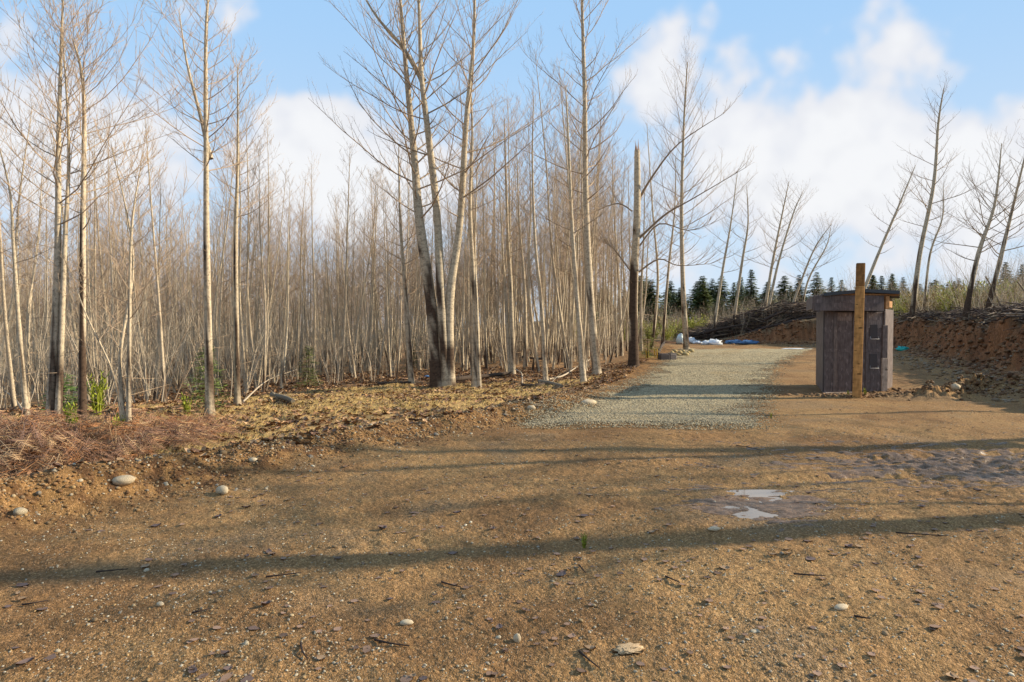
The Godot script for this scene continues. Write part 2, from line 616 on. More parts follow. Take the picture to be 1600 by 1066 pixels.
# ---------------------------------------------------------------- sky
func cloud_field(q: Vector2, ns: FastNoiseLite) -> float:
	# q: azimuth and elevation as tangents in photograph units
	var best := -0.55
	for b in [[480, 245, 100, 75, 1.0], [560, 290, 130, 90, 1.0], [120, 240, 170, 110, 0.75], [260, 240, 90, 70, 0.6], [330, 25, 70, 50, 0.42], [1080, 100, 110, 100, 0.36], [1030, 150, 110, 70, 0.4], [1330, 260, 250, 95, 1.0], [1180, 250, 110, 80, 0.95], [1540, 285, 150, 85, 0.95], [1390, 85, 150, 90, 0.42], [1450, 120, 110, 60, 0.36], [1580, 190, 60, 50, 0.6], [1400, 390, 350, 60, 0.35], [800, 430, 900, 70, 0.25], [30, 60, 90, 50, 0.3], [1250, 105, 60, 40, 0.2], [250, -200, 260, 90, 0.55], [900, -320, 300, 110, 0.6], [1450, -250, 200, 110, 0.6], [560, -600, 420, 160, 0.5], [1300, -800, 420, 180, 0.5]]:
		var u: float = (q.x - b[0]) / b[2]
		var v: float = (q.y - b[1]) / b[3]
		var k: float = b[4] * 1.25 - (u * u + v * v) * 0.62
		if k > best: best = k
	var f := ns.get_noise_2d(q.x, q.y) * 0.75 + ns.get_noise_2d(q.x * 3.1 + 500, q.y * 3.1) * 0.30
	return best + f

func make_sky() -> Image:
	var w := 1536
	var h := 768
	var im := Image.create(w, h, false, Image.FORMAT_RGBF)
	var ns := FastNoiseLite.new()
	ns.seed = 77
	ns.frequency = 0.006
	ns.fractal_octaves = 5
	im.fill(Color(0.42, 0.40, 0.37))
	for y in h / 2 + 2:
		var el := PI * (0.5 - (y + 0.5) / h)
		var te := tan(minf(el, 1.45))
		var up := clampf(el / (PI * 0.5), 0, 1)
		var blue := Color(0.66, 0.80, 0.95).lerp(Color(0.38, 0.63, 0.95), smoothstep(0.0, 0.30, up))
		blue = blue.lerp(Color(0.30, 0.48, 0.80), smoothstep(0.3, 1.0, up))
		for x in w:
			var az := TAU * (x + 0.5) / w
			# the same broken cloud goes on all the way round
			var fold := absf(fposmod(az + PI / 4, PI) - PI / 2) - PI / 4
			var qx := 800.0 - FOC * tan(fold)
			var qy := 505.0 - FOC * te / cos(fold)
			qy = maxf(qy, -1400.0 + qy * 0.02)
			var k := cloud_field(Vector2(qx, qy), ns)
			var cover := smoothstep(-0.05, 0.65, k)
			var thick := smoothstep(0.35, 1.1, k)
			var tone := ns.get_noise_2d(qx * 1.7 + 90, qy * 2.2 - 300)
			var cl := Color(0.83, 0.84, 0.89).lerp(Color(0.95, 0.95, 0.96), thick)
			cl = cl.lerp(Color(0.76, 0.77, 0.82), clampf(tone * 0.8, 0, 1) * thick * 0.8)
			im.set_pixel(x, y, blue.lerp(cl, cover * 0.93))
	return im

# ---------------------------------------------------------------- ground
func soil(x: float, z: float, h: float) -> Color:
	var d := -z
	var s := (piece(EDGE, d) - x) * 0.86
	var a := n1.get_noise_2d(x * 1.7 + 31, z * 1.7)
	var b := n2.get_noise_2d(x + 71, z)
	var e := n3.get_noise_2d(x * 0.7, z * 0.7 + 55)
	var fine := n4.get_noise_2d(x + 12, z)
	var c := Color(0.43, 0.262, 0.122)
	c = c.lerp(Color(0.33, 0.195, 0.094), smoothstep(-0.05, 0.5, a + b * 0.45 + e * 0.3))
	c = c.lerp(Color(0.49, 0.315, 0.148), smoothstep(0.0, 0.5, -a * 0.8 + e * 0.5 + fine * 0.35) * 0.8)
	c = c.lerp(Color(0.36, 0.255, 0.15), smoothstep(0.15, 0.5, n1.get_noise_2d(x * 2.0 - 90, z * 2.0)) * 0.55)
	if s > -0.5:
		var ridge := smoothstep(-0.3, 0.2, s + 0.2 * b) * smoothstep(2.0, 1.0, s + 0.3 * b)
		c = c.lerp(Color(0.40, 0.235, 0.10).lerp(Color(0.20, 0.11, 0.055), smoothstep(-0.1, 0.35, e + b * 0.5)), ridge)
		var field := smoothstep(1.0, 2.2, s + 0.5 * b)
		var straw := Color(0.64, 0.43, 0.19).lerp(Color(0.46, 0.285, 0.145), smoothstep(-0.15, 0.35, b * 0.8 + e * 0.5 + a * 0.4))
		var front := piece(FRONT, x)
		straw = straw.lerp(Color(0.40, 0.24, 0.125).lerp(Color(0.50, 0.32, 0.17), smoothstep(-0.2, 0.3, e + fine * 0.5)), smoothstep(-3.5, 0.5, d - front + 2.0 * b))
		straw = straw.lerp(Color(0.40, 0.215, 0.115), smoothstep(-3.5, -5.0, x + b * 0.7) * smoothstep(11.5, 9.5, d))
		c = c.lerp(straw, field)
	if x > 4.0:
		var bk := bank_at(Vector2(x, d))
		var t := bk.x
		if t > -4.0:
			c = c.lerp(Color(0.44, 0.215, 0.105).lerp(Color(0.31, 0.15, 0.075), smoothstep(-0.25, 0.25, e + 0.6 * b)), smoothstep(-0.4, 0.0, t + 0.1 * b))
			c = c.lerp(Color(0.34, 0.25, 0.14).lerp(Color(0.22, 0.15, 0.09), smoothstep(-0.2, 0.25, b + e * 0.6)), smoothstep(0.6, 1.1, t + 0.25 * b))
	return c

func make_ground():
	var angs := PackedFloat32Array()
	var na := 800
	for i in na + 1: angs.append(deg_to_rad(lerpf(-47.0, 47.0, float(i) / na)))
	var nb := 66
	for i in range(1, nb): angs.append(deg_to_rad(lerpf(47.0, 313.0, float(i) / nb)))
	var radii := PackedFloat32Array([0.0])
	var r := 0.25
	while r < 1900.0:
		radii.append(r)
		if r < 2.2: r *= 1.13
		elif r < 13.0: r *= 1.0052
		elif r < 60.0: r *= 1.0075
		else: r *= 1.14
	var w := angs.size()
	var k := radii.size()
	var g := Geo.new()
	g.v.resize(w * k); g.n.resize(w * k); g.t.resize(w * k); g.c.resize(w * k)
	for i in k:
		for j in w:
			var x := sin(angs[j]) * radii[i]
			var z := -cos(angs[j]) * radii[i]
			var p := i * w + j
			var front := j <= na
			var y := hgt(x, z) if (front or radii[i] > 0.0) else 0.0
			g.v[p] = Vector3(x, y, z)
			g.t[p] = Vector2(x, z) * 0.9
			g.c[p] = soil(x, z, y) if radii[i] < 130.0 else Color(0.17, 0.13, 0.07)
	for i in k:
		for j in w:
			var a := g.v[i * w + (j + 1) % w] - g.v[i * w + (j + w - 1) % w]
			var b := g.v[mini(i + 1, k - 1) * w + j] - g.v[maxi(i - 1, 0) * w + j]
			var nn := a.cross(b)
			if i == 0 or nn.length() < 1e-12: nn = Vector3.UP
			if nn.y < 0: nn = -nn
			g.n[i * w + j] = nn.normalized()
	g.ix.resize((k - 1) * w * 6)
	var q := 0
	for i in k - 1:
		for j in w:
			var j2 := (j + 1) % w
			var p := i * w
			g.ix[q] = p + j; g.ix[q + 1] = p + w + j; g.ix[q + 2] = p + j2
			g.ix[q + 3] = p + j2; g.ix[q + 4] = p + w + j; g.ix[q + 5] = p + w + j2
			q += 6
	var o := put("ground", g.mesh(M.ground))
	tag(o, "brown gritty dirt clearing running into leaf-strewn woods", "ground", "", "structure")

func sheet(called: String, nu: int, nv: int, at: Callable, m: Material, uvs := 0.9) -> MeshInstance3D:
	# a sheet laid over the ground; at(u, v) gives [point, colour]
	var g := Geo.new()
	for i in nv + 1:
		for j in nu + 1:
			var e: Array = at.call(float(j) / nu, float(i) / nv)
			g.v.append(e[0]); g.c.append(e[1]); g.n.append(Vector3.UP)
			g.t.append(Vector2(e[0].x, e[0].z) * uvs + Vector2(0.37, 0.11))
	var w := nu + 1
	for i in nv + 1:
		for j in w:
			var a := g.v[i * w + mini(j + 1, nu)] - g.v[i * w + maxi(j - 1, 0)]
			var b := g.v[mini(i + 1, nv) * w + j] - g.v[maxi(i - 1, 0) * w + j]
			var nn := a.cross(b).normalized()
			g.n[i * w + j] = nn if nn.y > 0 else -nn
	for i in nv:
		for j in nu:
			var p := i * w + j
			g.ix.append_array(PackedInt32Array([p, p + w, p + 1, p + 1, p + w, p + w + 1]))
	return put(called, g.mesh(m))

func make_drive():
	var at := func(u: float, v: float) -> Array:
		var d := lerpf(10.6, 43.0, v * v * 0.6 + v * 0.4)
		var xl := piece(GL, d) - 0.5
		var xr := piece(GR, d) + 0.5
		var x := lerpf(xl, xr, u)
		var e := minf(minf((x - xl), (xr - x)), (d - 10.6) * 1.3)
		e = minf(e, (43.0 - d) * 0.6)
		var rag := n2.get_noise_2d(x * 0.7, d * 0.7) * 0.75 + n3.get_noise_2d(x, d) * 0.3
		var lift := lerpf(-0.05, 0.022, smoothstep(0.25, 0.75, e + rag))
		var k := 1.0 + 0.22 * n2.get_noise_2d(x * 2.0, d * 2.0) + 0.35 * n4.get_noise_2d(x * 0.7, d * 0.7)
		var c := sh(Color(0.58, 0.50, 0.32), k)
		c = c.lerp(Color(0.48, 0.36, 0.19), smoothstep(0.05, 0.4, n1.get_noise_2d(x * 3.0, d * 1.2 + 7)) * 0.5)
		return [Vector3(x, hgt(x, -d) + lift + 0.006 * n3.get_noise_2d(x * 2.0, d * 2.0), -d), c]
	var o := sheet("gravel_drive", 150, 330, at, M.gravel, 1.4)
	tag(o, "pale grey crushed gravel drive leading past the woods", "gravel", "", "structure")

func make_mud():
	var at := func(u: float, v: float) -> Array:
		var x := lerpf(1.2, 9.0, u)
		var d := lerpf(5.0, 10.2, v)
		var m := Vector2((x - 5.4) / 2.7, (d - 7.6) / 1.25).length_squared()
		var p := Vector2((x - 2.2) / 0.8, (d - 5.95) / 0.65).length_squared()
		var wet := maxf(exp(-m), 1.05 * exp(-p)) - 0.36 + n2.get_noise_2d(x * 0.8, d * 2.2) * 0.6 + n3.get_noise_2d(x * 0.5, d * 1.2) * 0.6
		var lift := lerpf(-0.02, 0.005, smoothstep(0.05, 0.35, wet))
		var c := Color(0.30, 0.19, 0.11).lerp(Color(0.20, 0.125, 0.07), smoothstep(-0.2, 0.3, n3.get_noise_2d(x, d)))
		return [Vector3(x, hgt(x, -d) + lift, -d), c]
	var o := sheet("mud", 260, 260, at, M.mud)
	tag(o, "wet churned mud patch in the dirt", "mud", "", "structure")
	for e in [Vector3(2.30, 6.28, 0.30), Vector3(2.02, 5.60, 0.30)]:
		var g := Geo.new()
		var y := hgt(e.x, -e.y) + 0.011
		g.v.append(Vector3(0, 0, 0)); g.n.append(Vector3.UP); g.t.append(Vector2.ZERO); g.c.append(Color.WHITE)
		for j in 29:
			var a := TAU * j / 28
			var rr: float = e.z * 1.5 * (1.0 + 0.12 * sin(a * 2 + e.x * 9))
			g.v.append(Vector3(cos(a) * rr * 1.15, 0, sin(a) * rr * 0.62)); g.n.append(Vector3.UP); g.t.append(Vector2.ZERO); g.c.append(Color.WHITE)
		for j in 28: g.ix.append_array(PackedInt32Array([0, j + 1, j + 2]))
		var o2 := put("puddle", g.mesh(M.water))
		o2.position = Vector3(e.x, y, -e.y)
		tag(o2, "shallow puddle mirroring the sky in the dirt", "puddle", "", "structure")

# ---------------------------------------------------------------- the shed and its post
func board(parent: Node, called: String, a: Vector2, b: Vector2, y0: float, y1: float, thick: float, out_: float, m: Material, origin: Vector3) -> MeshInstance3D:
	# an upright board between two plan points (x, distance), standing out by out_ from the line between them
	var e := b - a
	var yaw := atan2(e.y, e.x)
	var nrm := Vector3(sin(yaw), 0, cos(yaw))
	var mid := Vector3((a.x + b.x) * 0.5, (y0 + y1) * 0.5, -(a.y + b.y) * 0.5) + nrm * out_
	var g := Geo.new()
	box(g, Transform3D(Basis(Vector3.UP, yaw), mid - Vector3(origin.x, 0, origin.z)), Vector3(e.length(), y1 - y0, thick), Color.WHITE, 0.006)
	return put(called, g.mesh(m), parent)

func slab(parent: Node, called: String, plan: Array, top: Array, thick: float, m: Material, origin: Vector3):
	# a roof sheet over a plan outline, each corner at its own height
	var g := Geo.new()
	var up := []
	for i in 4: up.append(Vector3(plan[i].x - origin.x, top[i], -plan[i].y - origin.z))
	var faces := [[up[0], up[1], up[2], up[3]], [up[3] - Vector3.UP * thick, up[2] - Vector3.UP * thick, up[1] - Vector3.UP * thick, up[0] - Vector3.UP * thick]]
	for i in 4:
		var j := (i + 1) % 4
		faces.append([up[i] - Vector3.UP * thick, up[j] - Vector3.UP * thick, up[j], up[i]])
	for f in faces:
		var nn: Vector3 = (f[1] - f[0]).cross(f[2] - f[0]).normalized()
		var k := g.v.size()
		for q in f:
			g.v.append(q); g.n.append(nn); g.t.append(Vector2(q.x, q.z)); g.c.append(Color.WHITE)
		g.ix.append_array(PackedInt32Array([k, k + 2, k + 1, k, k + 3, k + 2]))
	put(called, g.mesh(m), parent)

func make_shed():
	var A := Vector2(7.09, 15.5)
	var B := Vector2(8.62, 15.78)
	var C := Vector2(9.45, 16.95)
	var D := Vector2(7.95, 17.8)
	var o := Vector3(7.85, 0, -15.65)
	o.y = hgt(o.x, o.z) - 0.02
	var s := thing("shed", o)
	tag(s, "small dark brown stained plywood shed with a low flat roof", "shed")
	var f := func(t: float) -> Vector2: return A.lerp(B, t)
	# core walls
	board(s, "wall", A, B, 0.0, 1.95, 0.03, -0.03, M.dark, o)
	board(s, "wall", A + Vector2(0.012, 0.03), D, 0.02, 1.90, 0.03, 0.0, M.stain, o)
	board(s, "wall", B + Vector2(0.0, 0.02), C, 0.02, 1.93, 0.03, 0.0, M.stain, o)
	board(s, "wall", D, C, 0.0, 1.95, 0.03, 0.0, M.stain, o)
	board(s, "board", f.call(0.0), f.call(0.155), 0.03, 1.88, 0.022, 0.012, M.stain, o)
	board(s, "board", f.call(0.165), f.call(0.475), 0.04, 1.86, 0.018, 0.004, M.stain, o)
	board(s, "batten", f.call(0.135), f.call(0.185), 0.04, 1.86, 0.02, 0.034, M.stain, o)
	board(s, "board", f.call(0.50), f.call(0.69), 0.03, 1.86, 0.018, 0.002, M.stain, o)
	board(s, "batten", f.call(0.455), f.call(0.50), 0.03, 1.86, 0.03, 0.024, M.stain, o)
	board(s, "batten", f.call(0.668), f.call(0.70), 0.03, 1.86, 0.03, 0.028, M.stain, o)
	board(s, "board", f.call(0.705), f.call(0.985), 0.03, 1.86, 0.02, 0.010, M.stain, o)
	var wp := board(s, "worn_patch", f.call(0.20), f.call(0.44), 1.66, 1.85, 0.006, 0.017, M.stain_worn, o)
	wp.set_meta("label", "bleached scuffed top of a front panel")
	board(s, "worn_patch", f.call(0.715), f.call(0.93), 1.50, 1.85, 0.006, 0.024, M.stain_worn, o)
	board(s, "batten", f.call(0.935), f.call(1.02), 0.80, 1.56, 0.04, 0.042, M.stain, o)
	var bl := board(s, "batten", f.call(0.93), f.call(1.025), -0.02, 0.80, 0.045, 0.046, M.bleached, o)
	bl.set_meta("label", "bleached pale lower half of the batten")
	board(s, "batten", f.call(0.955), f.call(0.985), 1.56, 1.87, 0.03, 0.034, M.stain, o)
	for y in [1.27, 0.60]:
		var ht := board(s, "hatch", f.call(0.735), f.call(0.86), y, y + 0.30, 0.012, 0.028, M.dark, o)
		var g := Geo.new()
		var a: Vector2 = f.call(0.745)
		var b: Vector2 = f.call(0.88)
		var pa := Vector3(a.x - o.x, y - 0.03, -a.y - o.z + 0.04)
		var pb := Vector3(b.x - o.x, y - 0.03, -b.y - o.z + 0.04)
		tube(g, [pa + Vector3(0, 0.06, 0), pa, pa + Vector3(0, 0, 0.03), pb + Vector3(0, 0, 0.03), pb, pb + Vector3(0, 0.06, 0)], [0.006, 0.006, 0.006, 0.006, 0.006, 0.006], 6, Color.WHITE)
		put("handle", g.mesh(M.metal), ht)
	var sill := board(s, "footing", f.call(0.0), f.call(0.55), -0.10, 0.035, 0.08, 0.03, M.bleached, o)
	sill.set_meta("label", "pale footing timber under the front wall")
	# fascia and roof
	board(s, "fascia", Vector2(6.72, 15.22), Vector2(8.45, 15.54), 1.88, 2.23, 0.04, 0.0, M.stain, o)
	board(s, "fascia", Vector2(6.72, 15.26), Vector2(7.66, 17.75), 1.92, 2.20, 0.03, 0.0, M.stain, o)
	board(s, "rafter", Vector2(8.50, 15.60), Vector2(8.60, 15.62), 1.93, 2.22, 0.09, 0.0, M.rawwood, o)
	board(s, "rafter", Vector2(7.0, 15.26), Vector2(8.85, 15.60), 2.232, 2.275, 0.09, -0.06, M.rawwood, o)
	board(s, "rafter", Vector2(8.62, 15.75), Vector2(9.35, 16.85), 1.98, 2.20, 0.05, 0.0, M.rawwood, o)
	var fl := Vector2(6.93, 15.2)
	var fm := Vector2(7.95, 15.37)
	var fr := Vector2(8.80, 15.51)
	slab(s, "roof_panel", [fl, fm, Vector2(8.75, 17.7), Vector2(8.0, 18.0)], [2.285, 2.375, 2.32, 2.26], 0.075, M.roof, o)
	slab(s, "roof_panel", [fm + Vector2(0.004, 0), fr, Vector2(9.7, 17.1), Vector2(8.754, 17.7)], [2.375, 2.345, 2.30, 2.32], 0.075, M.roof, o)
	# post
	var b0 := G(1339, 621)
	var p := thing("wooden_post", b0, -0.44)
	tag(p, "tall square golden timber post standing before the shed", "post")
	var d := -b0.z
	var w := 13.0 * d / FOC
	var hh := (621.0 - 412.0) * d / FOC
	var g1 := Geo.new()
	var lean := Basis(Vector3.BACK, -0.014)
	box(g1, Transform3D(lean, lean * Vector3(0, (hh * 0.83 - 0.1) * 0.5, 0)), Vector3(w, hh * 0.83 + 0.1, w), Color.WHITE, 0.012)
	put("shaft", g1.mesh(M.postwood), p)
	var g2 := Geo.new()
	box(g2, Transform3D(lean, lean * Vector3(0, hh * 0.915, 0)), Vector3(w * 0.985, hh * 0.17, w * 0.985), Color.WHITE, 0.014)
	var tp := put("shaft_top", g2.mesh(M.posttop), p)
	tp.set_meta("label", "darker weathered top of the post")

# ---------------------------------------------------------------- named trees of the photograph
func V(a: Array) -> Array:
	var out := []
	for i in range(0, a.size(), 2): out.append(Vector2(a[i], a[i + 1]))
	return out

func make_heroes():
	hero([[V([78, 672, 88, 430, 86, 200, 80, -60]), 7.5, 0.42, 2.0, 46, 0.3], [V([90, 668, 99, 400, 97, 230, 104, 60]), 5.0, 0.5, 1.5, 24, 0.2]], "tall pale twin-stemmed bare tree rising from reddish dead bracken")
	hero([[V([128, 668, 133, 400, 131, 150, 128, 70]), 6.0, 0.38, 2.0, 44, 2.2]], "dark-barked bare tree beside the tall twin-stemmed tree")
	hero([[V([197, 682, 190, 560, 197, 400, 187, 235]), 3.6, 0.35, 1.3, 28, -0.3], [V([200, 682, 206, 540, 203, 360, 203, 250]), 4.0, 0.35, 1.3, 28, -0.3], [V([193, 680, 172, 590, 138, 490, 100, 420]), 2.2, 0.4, 0.9, 12, -0.5]], "low clump of three slim pale stems splaying from one foot")
	hero([[V([328, 652, 324, 400, 328, 250, 331, 60, 333, -50]), 6.2, 0.45, 1.7, 44, 0.8], [V([328, 248, 312, 185, 288, 95, 268, 5]), 3.6, 0.15, 1.3, 26, -2.0]], "tall pale bare tree forking high up with small green fir at its foot")
	hero([[V([371, 635, 370, 400, 372, 250, 376, 105]), 4.6, 0.42, 1.7, 40, 0.7]], "straight pale bare tree next to the high-forking tree")
	hero([[V([42, 652, 30, 520, 15, 380, 0, 290, -14, 190]), 4.2, 0.4, 1.5, 30, 0.0]], "slim pale bare tree leaning out over the bracken")
	hero([[V([643, 600, 636, 480, 626, 350, 622, 225]), 4.6, 0.36, 2.0, 34, 0.6]], "pale bare tree leaning beside the big triple-stemmed tree")
	hero([[V([684, 606, 674, 480, 656, 350, 645, 240, 634, 100, 622, -50]), 11.0, 0.40, 3.6, 40, 2.6], [V([697, 608, 690, 470, 682, 330, 670, 205, 661, 125, 652, 0, 650, -70]), 8.2, 0.44, 3.4, 30, 1.2], [V([703, 606, 703, 470, 718, 350, 729, 200, 740, 60, 743, -70]), 8.2, 0.40, 3.6, 38, 1.6], [V([661, 127, 630, 75, 590, 30, 555, -30]), 4.0, 0.1, 2.0, 20, -3.0], [V([676, 606, 676, 560, 684, 520]), 4.2, 0.5, 0.8, 4, 0.5]], "big triple-stemmed bare tree with dark rough bark at its foot", "bare_tree", 0.0, {"dens": 0.85})
	hero([[V([742, 606, 740, 450, 735, 330, 737, 200, 733, 100]), 5.0, 0.45, 2.2, 34, 0.3], [V([749, 605, 745, 480, 742, 380, 746, 250]), 3.8, 0.5, 1.6, 20, 0.0]], "pale twin-stemmed bare tree standing at the edge of the grass")
	hero([[V([801, 587, 798, 450, 794, 380, 790, 260, 788, 185]), 4.4, 0.4, 2.2, 36, 0.4], [V([797, 587, 790, 470, 786, 400, 780, 280]), 3.2, 0.45, 1.6, 22, 0.3]], "pale bare tree with two close stems by a fallen white branch")
	hero([[V([853, 598, 846, 480, 836, 380, 832, 250, 834, 150]), 3.8, 0.45, 1.8, 32, 0.2]], "slim leaning bare tree with a white branch lying at its foot")
	hero([[V([912, 597, 900, 450, 893, 350, 888, 220, 885, 130]), 4.4, 0.4, 2.1, 36, 0.2]], "pale leaning bare tree beside the shaded slope of the drive")
	hero([[V([933, 586, 922, 450, 916, 300, 914, 150, 911, 0, 910, -50]), 6.6, 0.36, 2.9, 54, 0.9]], "tall bare tree with a wide airy crown above the drive's slope")
	# broken snag
	var sn: Node3D = hero([[V([990, 573, 990, 450, 994, 340, 995, 236]), 7.6, 0.3, 0.35, 14, 4.2]], "stout broken-topped bare trunk with long curving side limbs at the gravel's edge", "snag_tree", 0.0, {"tip": 0.55})
	var d := -sn.position.z
	var gc := Geo.new()
	for e in [[[998, 312, 1020, 275, 1060, 225, 1130, 178], 0.055], [[999, 372, 1040, 335, 1080, 312, 1165, 262], 0.05], [[998, 425, 1030, 405, 1060, 415, 1110, 412], 0.035], [[999, 385, 1030, 350, 1075, 360, 1110, 350], 0.035], [[988, 330, 965, 318, 930, 330, 900, 345], 0.03], [[986, 425, 960, 390, 945, 380], 0.03]]:
		var pix := V(e[0])
		var pts := []
		for i in pix.size(): pts.append(P(pix[i].x, pix[i].y, d - i * 0.25) - sn.position)
		var cv := curve(pts, 12)
		var rad := []
		for i in 13: rad.append(lerpf(e[1], 0.006, i / 12.0))
		tube(gc, cv, rad, 6, sh(TWIG, 0.75))
		for i in range(3, 13):
			for k in 2:
				var ax: Vector3 = (cv[i] - cv[i - 1]).normalized()
				limb(gc, cv[i], (ax + Vector3(rng.randf_range(-0.8, 0.8), rng.randf_range(0.1, 1.1), rng.randf_range(-0.9, 0.9))).normalized(), rng.randf_range(0.5, 1.3), 0.010, 0.4, 1.0, 0, sh(TWIG, 0.9))
	put("crown", gc.mesh(M.twig), sn)
	var gs := Geo.new()
	var top := P(995, 238, d) - sn.position
	for k in 7:
		var a := TAU * k / 7.0
		spike(gs, top + Vector3(cos(a) * 0.06, -0.2, sin(a) * 0.06), top + Vector3(cos(a) * 0.05, [0.5, 0.1, 0.25, 0.42, 0.12, 0.3, 0.2][k], sin(a) * 0.05), 0.045, Color(0.26, 0.15, 0.09))
	var sp := put("broken_top", gs.mesh(M.plain), sn)
	sp.set_meta("label", "splintered brown top of the trunk")
	hero([[V([1073, 547, 1067, 450, 1066, 330, 1069, 200, 1072, 100]), 4.6, 0.36, 4.6, 50, 1.2]], "lone tall thin bare tree at the end of the gravel by the white sacks", "bare_tree", 0.0, {"dens": 0.75})
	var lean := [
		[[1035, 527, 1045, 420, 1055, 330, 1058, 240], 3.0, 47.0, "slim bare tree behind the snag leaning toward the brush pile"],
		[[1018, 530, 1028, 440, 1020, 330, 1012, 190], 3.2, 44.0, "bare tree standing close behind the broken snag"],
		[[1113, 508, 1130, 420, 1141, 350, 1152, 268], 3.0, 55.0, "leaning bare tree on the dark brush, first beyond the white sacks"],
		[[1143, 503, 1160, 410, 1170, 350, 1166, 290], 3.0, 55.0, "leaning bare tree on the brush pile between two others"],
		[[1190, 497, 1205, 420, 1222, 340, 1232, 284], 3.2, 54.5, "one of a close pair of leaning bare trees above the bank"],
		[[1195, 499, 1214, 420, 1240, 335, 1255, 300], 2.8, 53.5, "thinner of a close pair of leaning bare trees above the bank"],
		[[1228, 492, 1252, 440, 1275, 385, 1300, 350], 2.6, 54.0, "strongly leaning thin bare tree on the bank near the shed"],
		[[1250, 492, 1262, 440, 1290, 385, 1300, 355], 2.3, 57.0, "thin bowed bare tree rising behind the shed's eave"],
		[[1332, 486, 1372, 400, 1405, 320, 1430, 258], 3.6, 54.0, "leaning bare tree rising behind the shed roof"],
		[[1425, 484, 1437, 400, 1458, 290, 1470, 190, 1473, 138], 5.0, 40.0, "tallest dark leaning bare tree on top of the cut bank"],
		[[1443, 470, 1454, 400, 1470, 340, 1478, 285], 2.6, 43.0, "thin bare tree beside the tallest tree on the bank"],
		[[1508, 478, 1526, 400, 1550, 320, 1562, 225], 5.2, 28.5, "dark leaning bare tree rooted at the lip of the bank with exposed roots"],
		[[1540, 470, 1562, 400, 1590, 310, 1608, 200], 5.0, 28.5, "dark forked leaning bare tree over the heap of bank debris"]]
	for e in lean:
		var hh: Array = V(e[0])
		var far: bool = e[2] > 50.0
		hero([[hh, e[1], 0.3, 3.0 if far else 2.6, 28 if far else 34, 2.4]], e[3], "bare_tree", e[2], {"dens": 0.8, "steep": 1.1, "thick": 0.85})  # brown bark carried high: partly real bark, partly backlit darkness painted in

# ---------------------------------------------------------------- woods
var protos := []

func make_protos():
	for i in 14:
		var gt := Geo.new()
		var gc := Geo.new()
		var h := rng.randf_range(6.6, 8.6)
		var bow := Vector3(rng.randf_range(-0.7, 0.7), 0, rng.randf_range(-0.7, 0.7))
		var k := rng.randf_range(-0.5, 0.5)
		var path := [Vector3(0, -0.15, 0), Vector3(0, h * 0.33, 0) + bow * 0.5 + Vector3(k * 0.3, 0, 0), Vector3(0, h * 0.66, 0) + bow * 0.7, Vector3(0, h, 0) + bow]
		trunk_and_crown(gt, gc, path, rng.randf_range(0.036, 0.062), rng.randf_range(0.26, 0.5), rng.randf_range(1.1, 1.8), 36, 1.05, rng.randf_range(-1.6, 0.2), 7)
		if i % 3 == 0:
			trunk_and_crown(gt, gc, [Vector3(0, -0.1, 0), Vector3(0.25 + k, h * 0.3, 0.2), Vector3(0.4 + k, h * 0.55, 0.3), Vector3(0.5 + k, h * 0.8, 0.3)], 0.03, 0.4, 1.0, 18, 0.9, -1.0, 7)
		protos.append([gt.mesh(M.bark), gc.mesh(M.twig)])

func in_frame(p: Vector3, m := 1.25) -> bool:
	return p.z < -4.0 and absf(p.x) < -p.z * 0.75 * m

